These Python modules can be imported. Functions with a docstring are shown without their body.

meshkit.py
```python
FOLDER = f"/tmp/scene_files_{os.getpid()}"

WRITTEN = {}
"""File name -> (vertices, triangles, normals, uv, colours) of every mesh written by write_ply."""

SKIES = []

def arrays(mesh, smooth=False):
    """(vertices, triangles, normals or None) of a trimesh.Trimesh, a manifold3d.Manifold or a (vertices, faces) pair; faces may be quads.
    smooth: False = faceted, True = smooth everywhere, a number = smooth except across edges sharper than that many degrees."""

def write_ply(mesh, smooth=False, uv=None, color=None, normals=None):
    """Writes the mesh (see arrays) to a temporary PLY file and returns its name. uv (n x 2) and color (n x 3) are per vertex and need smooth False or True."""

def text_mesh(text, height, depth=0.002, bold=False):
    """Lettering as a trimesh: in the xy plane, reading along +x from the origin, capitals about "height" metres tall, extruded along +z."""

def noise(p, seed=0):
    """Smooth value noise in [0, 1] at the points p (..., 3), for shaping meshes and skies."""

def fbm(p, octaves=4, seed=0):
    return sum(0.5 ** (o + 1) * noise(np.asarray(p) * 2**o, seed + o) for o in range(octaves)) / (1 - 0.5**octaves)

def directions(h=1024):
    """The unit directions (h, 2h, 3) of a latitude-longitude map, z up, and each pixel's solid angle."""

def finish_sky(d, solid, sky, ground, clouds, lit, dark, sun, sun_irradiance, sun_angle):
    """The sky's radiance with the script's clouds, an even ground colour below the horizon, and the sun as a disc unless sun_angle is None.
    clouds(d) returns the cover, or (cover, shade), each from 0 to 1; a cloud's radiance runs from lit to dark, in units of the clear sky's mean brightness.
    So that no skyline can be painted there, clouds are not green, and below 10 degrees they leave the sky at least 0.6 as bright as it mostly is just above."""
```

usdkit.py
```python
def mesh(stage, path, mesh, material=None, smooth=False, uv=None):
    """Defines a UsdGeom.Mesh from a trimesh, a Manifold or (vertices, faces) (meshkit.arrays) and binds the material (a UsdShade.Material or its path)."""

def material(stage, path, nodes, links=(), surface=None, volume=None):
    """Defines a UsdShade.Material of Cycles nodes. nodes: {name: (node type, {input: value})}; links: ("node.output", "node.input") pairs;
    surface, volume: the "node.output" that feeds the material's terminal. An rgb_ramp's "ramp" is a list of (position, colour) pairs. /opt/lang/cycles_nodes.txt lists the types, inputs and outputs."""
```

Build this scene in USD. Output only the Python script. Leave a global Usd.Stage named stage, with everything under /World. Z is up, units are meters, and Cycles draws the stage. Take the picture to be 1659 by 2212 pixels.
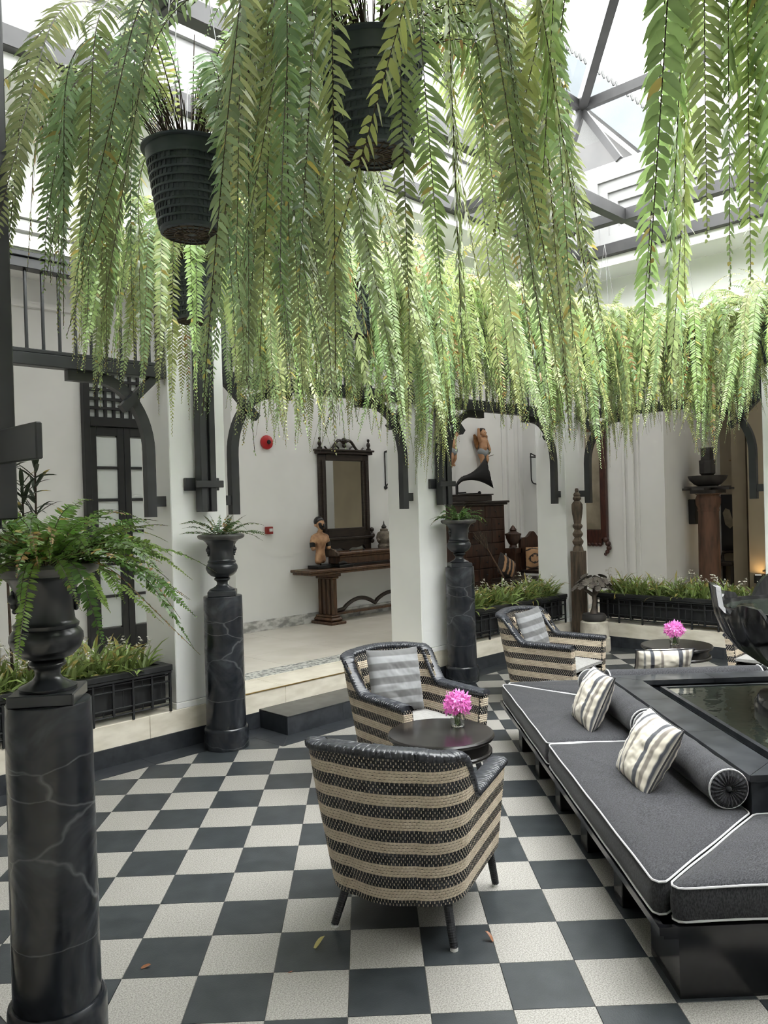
import math, random
import numpy as np, trimesh, usdkit, meshkit
import manifold3d as m3
from shapely.geometry import Polygon, box as sbox
from shapely.ops import unary_union
from pxr import Usd, UsdGeom, UsdLux, UsdShade, Gf, Sdf, Vt

stage = Usd.Stage.CreateInMemory()
UsdGeom.SetStageUpAxis(stage, UsdGeom.Tokens.z)
UsdGeom.SetStageMetersPerUnit(stage, 1.0)
UsdGeom.Xform.Define(stage, '/World')
UsdGeom.Scope.Define(stage, '/World/Looks')

# ------------------------------------------------------------------ camera, sky, exposure
EXPOSURE = 1.98
FPX, YAW, PITCH, ROLL = 1744.65, 0.0239227, -0.008319, -0.0279552      # from the floor's tile grid (tiles of 0.30 m)
EYE = np.array([0.712145, -3.202858, 1.842048])
_f = np.array([math.sin(YAW)*math.cos(PITCH), math.cos(YAW)*math.cos(PITCH), math.sin(PITCH)])
_r = np.array([math.cos(YAW), -math.sin(YAW), 0.0]); _u = np.cross(_r, _f)
_r, _u = _r*math.cos(ROLL)+_u*math.sin(ROLL), -_r*math.sin(ROLL)+_u*math.cos(ROLL)
cam = UsdGeom.Camera.Define(stage, '/World/camera')
cam.CreateHorizontalApertureAttr(36.0); cam.CreateVerticalApertureAttr(36.0*2212/1659)
cam.CreateFocalLengthAttr(36.0*FPX/1659); cam.CreateClippingRangeAttr(Gf.Vec2f(0.05, 200)); cam.CreateExposureAttr(EXPOSURE)
M = Gf.Matrix4d(1.0)
THETA = -math.radians(43.69)                                           # everything is modelled on the floor's tile axes and turned once, so that the arcades lie along x and y
RT = np.array([[math.cos(THETA), -math.sin(THETA), 0], [math.sin(THETA), math.cos(THETA), 0], [0, 0, 1]])
for i, v in enumerate((_r, _u, -_f, EYE)):
    for j in range(3): M[i, j] = float((RT@v)[j])
UsdGeom.Xformable(cam).AddTransformOp().Set(M)

def in_view(p, margin=0):
    d = np.asarray(p, float)-EYE; z = d@_f
    if z < 0.2: return None
    x, y = 829.5+FPX*(d@_r)/z, 1106-FPX*(d@_u)/z
    return (x, y, z) if -margin < x < 1659+margin and -margin < y < 2212+margin else None

dome = UsdLux.DomeLight.Define(stage, '/World/sky')                    # bright even overcast
dome.CreateIntensityAttr(1.0); dome.CreateColorAttr(Gf.Vec3f(1.0, 1.0, 1.0))

# ------------------------------------------------------------------ helpers
def C(*ms): return trimesh.util.concatenate([m for m in ms if m is not None]) if len(ms) != 1 else ms[0]
def TM(v, f): return trimesh.Trimesh(np.asarray(v, float), np.asarray(f, int), process=False)
_BF = np.array([[0,2,1],[1,2,3],[4,5,6],[5,7,6],[0,1,4],[1,5,4],[2,6,3],[3,6,7],[0,4,2],[2,4,6],[1,3,5],[3,7,5]])
def bx(x0, x1, y0, y1, z0, z1):
    v = [[x, y, z] for z in (z0, z1) for y in (y0, y1) for x in (x0, x1)]
    return TM(v, _BF)
def cbx(x0, x1, y0, y1, z0, z1, c=0.006):                               # box with chamfered edges
    c = min(c, (x1-x0)/2.01, (y1-y0)/2.01, (z1-z0)/2.01)
    p = []
    for x, sx in ((x0, 1), (x1, -1)):
        for y, sy in ((y0, 1), (y1, -1)):
            for z, sz in ((z0, 1), (z1, -1)):
                p += [[x, y+sy*c, z+sz*c], [x+sx*c, y, z+sz*c], [x+sx*c, y+sy*c, z]]
    return trimesh.convex.convex_hull(np.array(p))
def prism(poly, z0, z1):
    m = trimesh.creation.extrude_polygon(poly, z1-z0, engine='earcut'); m.apply_translation([0, 0, z0]); return m
def lathe(prof, n=40, ang=None):
    prof = np.asarray(prof, float); a = np.arange(n)*2*np.pi/n
    v = np.stack([prof[:, None, 0]*np.cos(a), prof[:, None, 0]*np.sin(a), np.repeat(prof[:, 1:2], n, 1)], -1).reshape(-1, 3)
    f = []
    for i in range(len(prof)-1):
        j = np.arange(n); k = (j+1) % n
        f.append(np.stack([i*n+j, i*n+k, (i+1)*n+k], 1)); f.append(np.stack([i*n+j, (i+1)*n+k, (i+1)*n+j], 1))
    m = TM(v, np.vstack(f)); m.merge_vertices(); m.update_faces(m.nondegenerate_faces()); return m
def frames(P, ref=None):
    P = np.asarray(P, float); t = np.gradient(P, axis=0); t /= np.linalg.norm(t, axis=1, keepdims=True)+1e-12
    if ref is None: ref = np.array([0, 0, 1.0]) if np.abs(t[:, 2]).max() < 0.9 else (np.array([1.0, 0, 0]) if np.abs(t[:, 0]).max() < 0.9 else np.array([0.31, 0.95, 0]))
    a = np.cross(t, ref); a /= np.linalg.norm(a, axis=1, keepdims=True)+1e-12
    return P, t, a, np.cross(a, t)
def sweep(P, prof, closed=False, cap=True, ref=None):                             # prof: (k,2) section along (side, up); may be per point (n,k,2)
    P = np.asarray(P, float)
    if closed:
        Q = np.vstack([P[-1:], P, P[:1]]); _, t, a, b = frames(Q, ref); t, a, b = t[1:-1], a[1:-1], b[1:-1]
    else: _, t, a, b = frames(P, ref)
    prof = np.asarray(prof, float)
    if prof.ndim == 2: prof = np.repeat(prof[None], len(P), 0)
    k = prof.shape[1]
    v = P[:, None]+prof[:, :, :1]*a[:, None]+prof[:, :, 1:]*b[:, None]
    n = len(P); f = []
    for i in range(n if closed else n-1):
        i2 = (i+1) % n; j = np.arange(k); j2 = (j+1) % k
        f.append(np.stack([i*k+j, i2*k+j2, i*k+j2], 1)); f.append(np.stack([i*k+j, i2*k+j, i2*k+j2], 1))
    v = v.reshape(-1, 3)
    if cap and not closed:
        c0, c1 = len(v), len(v)+1
        v = np.vstack([v, P[:1], P[-1:]]); j = np.arange(k); j2 = (j+1) % k
        f.append(np.stack([np.full(k, c0), j, j2], 1)); f.append(np.stack([np.full(k, c1), (n-1)*k+j2, (n-1)*k+j], 1))
    m = TM(v, np.vstack(f))
    if m.volume < 0: m.invert()
    return m
def circ(r, n=8):
    a = np.arange(n)*2*np.pi/n; return np.stack([np.cos(a)*r, np.sin(a)*r], 1)
def tube(P, r, n=8, closed=False):
    r = np.broadcast_to(r, (len(P),)); return sweep(P, circ(1, n)[None]*r[:, None, None], closed)
def rect(w, h): return np.array([[-w/2, -h/2], [w/2, -h/2], [w/2, h/2], [-w/2, h/2]])
def rod(a, b, r, n=8): return tube(np.array([a, b], float), r, n)
def bar(a, b, w, h): return sweep(np.array([a, b], float), rect(w, h))
def mv(m, d=(0, 0, 0), rz=0, s=1, rx=0, ry=0):
    m = m.copy(); T = trimesh.transformations
    m.apply_transform(T.translation_matrix(d)@T.rotation_matrix(rz, [0, 0, 1])@T.rotation_matrix(ry, [0, 1, 0])@T.rotation_matrix(rx, [1, 0, 0])@T.scale_matrix(s)); return m
def blob(joints, bones, res=0.012, smooth=6):                           # joints: {name:(xyz, r)}; one continuous figure
    parts = []
    for a, b in bones:
        pts = []
        for n in (a, b):
            p, r = joints[n]; s = trimesh.creation.icosphere(2, r).vertices
            pts.append(s*(1, 1, 1)+np.asarray(p))
        parts.append(m3.Manifold.hull_points(np.vstack(pts).astype(np.float32)))
    m = m3.Manifold.batch_boolean(parts, m3.OpType.Add).refine_to_length(res).to_mesh()
    t = trimesh.Trimesh(m.vert_properties[:, :3], m.tri_verts, process=True)
    e = t.edges_unique; n = len(t.vertices); v = np.array(t.vertices); deg = np.zeros(n); np.add.at(deg, e.ravel(), 1)
    for it in range(smooth*2):                                          # smooth, then undo most of the shrinking
        s = np.zeros_like(v); np.add.at(s, e[:, 0], v[e[:, 1]]); np.add.at(s, e[:, 1], v[e[:, 0]])
        v = v+(0.5 if it % 2 == 0 else -0.40)*(s/np.maximum(deg, 1)[:, None]-v)
    return TM(v, t.faces)
# wall frame: s runs along the left arcade towards the far corner, t runs from it into the court
ANG = math.radians(43.69); L0 = np.array([0, 3.824, 0]); DL = np.array([math.cos(ANG), math.sin(ANG), 0]); NL = np.array([math.sin(ANG), -math.cos(ANG), 0])
def W(s, t, z=0): return L0+s*DL+t*NL+np.array([0, 0, z])
def ST(m):                                                              # mesh given in (s,t,z) -> world
    v = m.vertices; return TM(L0+v[:, :1]*DL+v[:, 1:2]*NL+v[:, 2:]*[0, 0, 1], m.faces[:, ::-1])
def sb(s0, s1, t0, t1, z0, z1, c=0): return ST(cbx(s0, s1, t0, t1, z0, z1, c) if c else bx(s0, s1, t0, t1, z0, z1))

_used = {}
def path(parent, name):
    base = parent+'/'+name; n = _used.get(base, 0); _used[base] = n+1
    return base if n == 0 else f'{base}_{n:03d}'
def pp(parent): return '/World' if parent is None else (str(parent) if isinstance(parent, str) else str(parent.GetPath()))
def setd(o, label=None, cat=None, group=None, kind=None):
    for k, v in (('label', label), ('category', cat), ('group', group), ('kind', kind)):
        if v: o.SetCustomDataByKey(k, v)
    return o
def obj(name, mesh, mat, parent=None, label=None, cat=None, group=None, kind=None, smooth=30, tint=None):
    p = usdkit.mesh(stage, path(pp(parent), name), mesh, MATS[mat], smooth=smooth)
    if tint is not None:
        UsdGeom.PrimvarsAPI(p).CreatePrimvar('tint', Sdf.ValueTypeNames.Color3fArray, 'vertex').Set(Vt.Vec3fArray.FromNumpy(np.asarray(tint, np.float32)))
    return setd(p.GetPrim(), label, cat, group, kind)
def thing(name, label, cat, loc=(0, 0, 0), rz=0, group=None, kind=None, scale=None, parent=None):
    x = UsdGeom.Xform.Define(stage, path(pp(parent), name)); x.AddTranslateOp().Set(Gf.Vec3d(*map(float, loc)))
    if rz: x.AddRotateZOp().Set(math.degrees(rz))
    if scale: x.AddScaleOp().Set(Gf.Vec3f(scale, scale, scale))
    return setd(x.GetPrim(), label, cat, group, kind)
def dup(src, label, loc, rz=0, group=None, scale=None, cat=None, name=None):
    import re
    x = UsdGeom.Xform.Define(stage, path('/World', name or re.sub(r'_\d{3}$', '', src.GetName())))
    x.GetPrim().GetReferences().AddInternalReference(src.GetPath())
    x.ClearXformOpOrder(); x.AddTranslateOp().Set(Gf.Vec3d(*map(float, loc))); x.AddRotateZOp().Set(math.degrees(rz))
    sc = scale or 1.0; x.AddScaleOp().Set(Gf.Vec3f(sc, sc, sc))
    x.GetPrim().SetInstanceable(True)
    return setd(x.GetPrim(), label, cat, group)

# ------------------------------------------------------------------ materials
MATS = {}
def mat(name, nodes, links=(), surface='p.BSDF', volume=None):
    MATS[name] = usdkit.material(stage, '/World/Looks/'+name, nodes, links, surface=surface, volume=volume); return MATS[name]
def plain(name, col, rough=0.5, **kw):
    return mat(name, {'p': ('principled_bsdf', dict(base_color=col, roughness=rough, **kw))})
def noisy(name, c0, c1, scale, rough=0.5, detail=4, lo=0.35, hi=0.65, bump=0.0, bscale=None, coords='object', stretch=(1, 1, 1), **kw):
    n = {'tc': ('texture_coordinate', {}), 'g': ('geometry', {}), 'm': ('mapping', {'scale': stretch}),
         'n': ('noise_texture', {'scale': scale, 'detail': detail}), 'r': ('rgb_ramp', {'ramp': [(lo, c0), (hi, c1)]}),
         'p': ('principled_bsdf', dict(roughness=rough, **kw))}
    l = [('tc.object' if coords == 'object' else 'g.position', 'm.vector'), ('m.vector', 'n.vector'), ('n.fac', 'r.fac'), ('r.color', 'p.base_color')]
    if bump:
        n['n2'] = ('noise_texture', {'scale': bscale or scale*3, 'detail': 3}); n['b'] = ('bump', {'strength': bump, 'distance': 0.01})
        l += [('m.vector', 'n2.vector'), ('n2.fac', 'b.height'), ('b.normal', 'p.normal')]
    return mat(name, n, l)
noisy('slate_tile', (0.022, 0.027, 0.031), (0.036, 0.042, 0.047), 9, 0.42, coords='world', bump=0.08, bscale=160)
noisy('terrazzo_tile', (0.185, 0.176, 0.16), (0.385, 0.37, 0.343), 170, 0.5, detail=4, lo=0.34, hi=0.62, coords='world', bump=0.05, bscale=200)
noisy('grout', (0.16, 0.15, 0.14), (0.25, 0.24, 0.22), 30, 0.9, coords='world')
noisy('dark_granite', (0.020, 0.023, 0.028), (0.036, 0.040, 0.046), 14, 0.34, coords='world', bump=0.05, bscale=120)
noisy('cream_stone', (0.62, 0.57, 0.47), (0.76, 0.71, 0.61), 5, 0.45, coords='world', stretch=(1, 1, 3))
noisy('corridor_tile', (0.66, 0.62, 0.54), (0.74, 0.70, 0.63), 2.5, 0.22, coords='world')
noisy('marble_mosaic', (0.16, 0.17, 0.16), (0.62, 0.62, 0.58), 26, 0.4, lo=0.42, hi=0.55, coords='world')
noisy('grey_marble', (0.30, 0.30, 0.29), (0.66, 0.66, 0.64), 6, 0.3, lo=0.40, hi=0.58, coords='world', stretch=(1, 1, 2.2))
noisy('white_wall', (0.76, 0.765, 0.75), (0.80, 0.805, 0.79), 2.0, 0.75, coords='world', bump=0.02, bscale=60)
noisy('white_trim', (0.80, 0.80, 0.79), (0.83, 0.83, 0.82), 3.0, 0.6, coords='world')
noisy('parapet_darkened', (0.27, 0.27, 0.268), (0.29, 0.29, 0.287), 3.0, 0.6, coords='world')  # white trim with its base colour darkened against the strong sky light
plain('added_ground', (0.10, 0.10, 0.095), 0.9)
noisy('tan_wall', (0.30, 0.255, 0.185), (0.34, 0.29, 0.21), 2.0, 0.75, coords='world')
plain('brass', (0.55, 0.38, 0.14), 0.35, metallic=1.0)
noisy('dark_steel', (0.022, 0.024, 0.026), (0.032, 0.034, 0.036), 6, 0.42, coords='world')
noisy('roof_steel', (0.026, 0.026, 0.027), (0.036, 0.035, 0.036), 6, 0.5, coords='world')
noisy('door_black', (0.010, 0.011, 0.012), (0.016, 0.017, 0.018), 8, 0.4, coords='world')
plain('frosted_glass', (0.62, 0.66, 0.65), 0.25)
mat('roof_glass', {'t': ('transparent_bsdf', {'color': (0.96, 0.98, 0.97)}), 'g': ('glossy_bsdf', {'color': (0.9, 0.9, 0.9), 'roughness': 0.02}),
    'f': ('fresnel', {'IOR': 1.3}), 'x': ('mix_closure', {})}, [('f.fac', 'x.fac'), ('t.BSDF', 'x.closure1'), ('g.BSDF', 'x.closure2')], surface='x.closure')
mat('black_marble', {'tc': ('texture_coordinate', {}), 'n': ('noise_texture', {'scale': 3.0, 'detail': 6, 'distortion': 1.2}), 'r': ('rgb_ramp', {'ramp': [(0.35, (0.010, 0.012, 0.016)), (0.56, (0.020, 0.023, 0.029)), (0.68, (0.055, 0.062, 0.072))]}),
    'v': ('voronoi_texture', {'feature': 'distance_to_edge', 'scale': 1.35, 'randomness': 1.0}), 'mp': ('mapping', {'scale': (0.6, 0.6, 2.4)}), 'wn': ('noise_texture', {'scale': 4.0, 'detail': 3}), 'ad': ('mix', {'fac': 0.16}),
    'vr': ('rgb_ramp', {'ramp': [(0.0, (1, 1, 1)), (0.008, (0, 0, 0))]}), 'mx': ('mix', {'color2': (0.34, 0.35, 0.36)}), 'rr': ('map_range', {'from_min': 0.4, 'from_max': 0.7, 'to_min': 0.16, 'to_max': 0.45}),
    'sp': ('math', {'math_type': 'multiply', 'value2': 0.25}), 'p': ('principled_bsdf', {'roughness': 0.2})},
    [('tc.object', 'n.vector'), ('n.fac', 'r.fac'), ('tc.object', 'wn.vector'), ('tc.object', 'mp.vector'), ('mp.vector', 'ad.color1'), ('wn.color', 'ad.color2'), ('ad.color', 'v.vector'), ('v.distance', 'vr.fac'), ('vr.color', 'sp.value1'),
     ('sp.value', 'mx.fac'), ('r.color', 'mx.color1'), ('mx.color', 'p.base_color'), ('n.fac', 'rr.value'), ('rr.result', 'p.roughness')])
noisy('urn_black', (0.012, 0.014, 0.017), (0.030, 0.033, 0.038), 5, 0.24, coords='object')
noisy('urn_lip', (0.03, 0.032, 0.034), (0.17, 0.165, 0.155), 6, 0.5, coords='object')
noisy('planter_black', (0.010, 0.011, 0.012), (0.018, 0.019, 0.021), 10, 0.5, coords='world')
noisy('soil', (0.02, 0.013, 0.008), (0.06, 0.04, 0.025), 40, 0.95, bump=0.5, bscale=60)
noisy('pot_plastic', (0.045, 0.056, 0.070), (0.075, 0.090, 0.108), 7, 0.42)
plain('wire', (0.30, 0.30, 0.30), 0.5)
def leafy(name, trans=0.35, rough=0.42):
    mat(name, {'a': ('attribute', {'attribute': 'tint'}), 'p': ('principled_bsdf', {'roughness': rough, 'specular_ior_level': 0.5}), 'h': ('hsv', {'hue': 0.49, 'saturation': 0.92, 'value': 1.9}),
        't': ('translucent_bsdf', {}), 'x': ('mix_closure', {'fac': trans})}, [('a.color', 'p.base_color'), ('a.color', 'h.color'), ('h.color', 't.color'), ('p.BSDF', 'x.closure1'), ('t.BSDF', 'x.closure2')], surface='x.closure')
leafy('fern_leaf', 0.34, 0.33); leafy('strap_leaf', 0.25, 0.4)
mat('tinted', {'a': ('attribute', {'attribute': 'tint'}), 'p': ('principled_bsdf', {'roughness': 0.85, 'sheen_weight': 0.15})}, [('a.color', 'p.base_color')])
mat('tinted_gloss', {'a': ('attribute', {'attribute': 'tint'}), 'p': ('principled_bsdf', {'roughness': 0.5})}, [('a.color', 'p.base_color')])
noisy('stem_brown', (0.025, 0.014, 0.008), (0.06, 0.035, 0.02), 20, 0.8)
noisy('wicker_cream', (0.55, 0.46, 0.35), (0.66, 0.57, 0.45), 25, 0.42, coords='object')
noisy('wicker_black', (0.010, 0.011, 0.014), (0.020, 0.022, 0.028), 25, 0.32, coords='object')
noisy('wicker_core', (0.02, 0.018, 0.016), (0.035, 0.03, 0.027), 25, 0.7, coords='object')
noisy('wicker_rail', (0.022, 0.024, 0.03), (0.045, 0.048, 0.058), 30, 0.3, coords='object')
noisy('grey_fabric', (0.25, 0.245, 0.235), (0.30, 0.295, 0.285), 60, 0.9)
noisy('charcoal_fabric', (0.009, 0.0092, 0.011), (0.044, 0.0445, 0.051), 90, 0.95, detail=3, coords='world', stretch=(1, 3, 1), bump=0.15, bscale=300, sheen_weight=0.12, sheen_roughness=0.4)
plain('piping', (0.50, 0.50, 0.51), 0.8)
noisy('bench_black', (0.006, 0.006, 0.007), (0.010, 0.010, 0.012), 8, 0.16, coords='world')
noisy('rim_granite', (0.018, 0.020, 0.023), (0.042, 0.045, 0.050), 7, 0.26, coords='world')
mat('water', {'g': ('geometry', {}), 'n': ('noise_texture', {'scale': 9, 'detail': 2}), 'b': ('bump', {'strength': 0.22, 'distance': 0.01}), 'p': ('principled_bsdf', {'base_color': (0.018, 0.022, 0.017), 'roughness': 0.03, 'specular_ior_level': 0.6})},
    [('g.position', 'n.vector'), ('n.fac', 'b.height'), ('b.normal', 'p.normal')])
noisy('bowl_black', (0.008, 0.008, 0.009), (0.016, 0.016, 0.017), 4, 0.12, coords='world')
noisy('table_black', (0.010, 0.009, 0.009), (0.022, 0.020, 0.019), 5, 0.2, coords='object')
mat('clear_glass', {'p': ('principled_bsdf', {'base_color': (0.97, 0.99, 0.97), 'roughness': 0.02, 'transmission_weight': 1.0, 'ior': 1.45})})
noisy('wood_dark', (0.012, 0.008, 0.006), (0.03, 0.02, 0.014), 8, 0.38, coords='object', stretch=(1, 1, 6))
noisy('wood_brown', (0.045, 0.022, 0.011), (0.11, 0.055, 0.026), 7, 0.4, coords='object', stretch=(4, 4, 1))
noisy('wood_red', (0.035, 0.011, 0.007), (0.07, 0.022, 0.014), 8, 0.4, coords='object', stretch=(4, 4, 1))
noisy('wood_light', (0.20, 0.10, 0.045), (0.34, 0.18, 0.085), 6, 0.5, coords='object', stretch=(5, 5, 1))
noisy('wood_cabinet', (0.022, 0.010, 0.006), (0.06, 0.026, 0.014), 5, 0.45, coords='object', stretch=(5, 5, 1))
noisy('wood_weathered', (0.045, 0.033, 0.024), (0.13, 0.092, 0.062), 7, 0.7, coords='object', stretch=(4, 4, 0.7), bump=0.3, bscale=25)
noisy('wood_bust', (0.26, 0.13, 0.065), (0.55, 0.33, 0.19), 9, 0.7, coords='object')
plain('lacquer_black', (0.006, 0.006, 0.006), 0.3)
noisy('stone_carved', (0.10, 0.085, 0.065), (0.20, 0.17, 0.135), 25, 0.8, coords='object', bump=0.4, bscale=60)
noisy('stone_column', (0.055, 0.028, 0.018), (0.14, 0.068, 0.04), 4, 0.7, coords='object', stretch=(3, 3, 0.6))
noisy('stone_dark', (0.022, 0.020, 0.019), (0.05, 0.045, 0.042), 6, 0.7, coords='object')
noisy('stone_pale', (0.42, 0.38, 0.31), (0.62, 0.58, 0.50), 8, 0.75, coords='object', bump=0.3, bscale=40)
noisy('bronze', (0.05, 0.038, 0.030), (0.12, 0.09, 0.07), 9, 0.6, coords='object')
noisy('bronze_leaf', (0.075, 0.062, 0.052), (0.16, 0.14, 0.12), 14, 0.6, coords='object')
plain('mirror', (0.55, 0.56, 0.54), 0.02, metallic=1.0)
plain('red_paint', (0.42, 0.012, 0.016), 0.35); plain('red_dark', (0.24, 0.02, 0.015), 0.5)
plain('white_paint', (0.7, 0.7, 0.68), 0.5)
plain('iron_black', (0.008, 0.008, 0.009), 0.5)
noisy('skin_paint', (0.38, 0.20, 0.10), (0.48, 0.27, 0.15), 10, 0.6, coords='object')
plain('cloth_grey', (0.25, 0.27, 0.28), 0.8)
noisy('wing_gold', (0.16, 0.07, 0.02), (0.26, 0.12, 0.04), 20, 0.55, coords='object')
noisy('picture_dark', (0.004, 0.005, 0.008), (0.012, 0.011, 0.012), 3, 0.6, coords='object')
noisy('picture_pale', (0.20, 0.17, 0.12), (0.36, 0.31, 0.23), 3, 0.8, coords='object')
plain('glow', (1, 0.8, 0.5), 0.5, emission_color=(1.0, 0.62, 0.25), emission_strength=14.0)
noisy('far_wall', (0.055, 0.056, 0.056), (0.068, 0.068, 0.067), 2, 0.8, coords='world')  # gable wall and roof colours darkened so open sky light does not wash them out
noisy('far_roof', (0.052, 0.062, 0.070), (0.074, 0.085, 0.094), 1.2, 0.6, coords='world')
# ------------------------------------------------------------------ setting: courtyard floor of tiles
S0, S1, T1 = -3.494, 4.76, 8.12
st_poly = lambda pts: Polygon([tuple(W(s, t)[:2]) for s, t in pts])
rng = np.random.default_rng(7)
floor = thing('floor', 'courtyard floor of black slate and pale terrazzo squares', None, kind='structure')
court = [(S0, 0), (-0.30, 0), (-0.30, 0.37), (1.52, 0.37), (1.52, 0), (S1, 0), (S1, T1), (S0, T1)]
def offset_in(p, d):
    p = np.array(p, float); out = []
    for i in range(len(p)):
        a, b, c = p[i-1], p[i], p[(i+1) % len(p)]
        n = []
        for u, v in ((a, b), (b, c)):
            e = (v-u)/np.linalg.norm(v-u); n.append(np.array([-e[1], e[0]]))
        A = np.array(n); out.append(np.linalg.solve(A, [A[0]@b+d, A[1]@b+d]))
    return out
inner = offset_in(court, 0.215)
bed = prism(Polygon([tuple(W(s, t)[:2]) for s, t in court]), -0.06, -0.004)
obj('grout_bed', bed, 'grout', floor, smooth=False)
inner_poly = st_poly(inner).buffer(-0.002)
tiles = []
for i in range(-22, 30):
    for j in range(-14, 30):
        sq = sbox(i*0.3+0.001, j*0.3+0.001, i*0.3+0.299, j*0.3+0.299)
        if not inner_poly.intersects(sq): continue
        g = sq if inner_poly.contains(sq) else sq.intersection(inner_poly)
        if g.area < 0.0008 or g.geom_type != 'Polygon': continue
        c = np.array([g.centroid.x, g.centroid.y, 0]); v = in_view(c, 90)
        hidden = 1.86 < c[0] < 5.0 and -0.24 < c[1] < 3.0
        tiles.append(((0 if v and not hidden else 100)+np.linalg.norm(c-EYE), g, (i+j) % 2))
tiles.sort(key=lambda q: q[0]); rest = {0: [], 1: []}
def tile_mesh(g, top):
    if len(g.exterior.coords) == 5:
        x0, y0, x1, y1 = g.bounds; c = 0.0012
        if abs((x1-x0)*(y1-y0)-g.area) < 1e-6:
            v = [[x0, y0, -.004], [x1, y0, -.004], [x1, y1, -.004], [x0, y1, -.004], [x0, y0, top-c], [x1, y0, top-c], [x1, y1, top-c], [x0, y1, top-c],
                 [x0+c, y0+c, top], [x1-c, y0+c, top], [x1-c, y1-c, top], [x0+c, y1-c, top]]
            f = [[8, 9, 10], [8, 10, 11]]
            for a in (0, 4):
                for k in range(4): f += [[a+k, a+(k+1) % 4, a+4+(k+1) % 4], [a+k, a+4+(k+1) % 4, a+4+k]]
            return TM(v, f)
    return prism(g, -0.004, top)
for n, (d, g, k) in enumerate(tiles):
    m = tile_mesh(g, rng.uniform(-0.0003, 0.0004))
    if n < 300 and d < 100: obj('tile', m, 'slate_tile' if k else 'terrazzo_tile', floor, smooth=False)
    else: rest[k].append(m)
for k in (0, 1): obj('far_tiles', C(*rest[k]), 'slate_tile' if k else 'terrazzo_tile', floor, kind='stuff', smooth=False)
for i in range(len(court)):
    a, b = np.array(court[i], float), np.array(court[(i+1) % len(court)], float)
    p, q = np.array(inner[i]), np.array(inner[(i+1) % len(court)])
    quad = Polygon([a, b, q, p]).buffer(-0.0015, join_style=2); e = (b-a)/np.linalg.norm(b-a); L = np.linalg.norm(b-a); nrm = np.array([-e[1], e[0]])
    for k in range(int(math.ceil((L+0.6)/0.6))):
        l0, l1 = -0.3+k*0.6+0.001, -0.3+(k+1)*0.6-0.001
        if k == 0: l0 -= 0.3
        slab = Polygon([a+e*l0-nrm, a+e*l1-nrm, a+e*l1+nrm, a+e*l0+nrm]).intersection(quad)
        if slab.geom_type == 'Polygon' and slab.area > 0.001:
            obj('border_tile', prism(st_poly(list(slab.exterior.coords)[:-1]), -0.004, 0.0), 'dark_granite', floor, smooth=False)

# ------------------------------------------------------------------ curbs (dark riser slabs under a cream stone sill), step
KZ, CZ = 0.13, 0.30
trim_n = [0]
def trim(label):
    trim_n[0] += 1; return thing(f'trim_{trim_n[0]}', label, None, kind='structure')
def run(parent, a, b, fn, step, name, matn):
    n = max(1, int(round((b-a)/step))); e = np.linspace(a, b, n+1)
    for k in range(n): obj(name, fn(e[k]+0.0008, e[k+1]-0.0008), matn, parent, smooth=False)
tr = trim('low kerb along the left arcade, dark slabs under cream stone')
run(tr, S0-0.06, -0.30, lambda a, b: sb(a, b, -0.06, 0.0, -0.05, KZ), 0.62, 'riser_slab', 'dark_granite')
run(tr, 1.52, S1+0.06, lambda a, b: sb(a, b, -0.06, 0.0, -0.05, KZ), 0.62, 'riser_slab', 'dark_granite')
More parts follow.
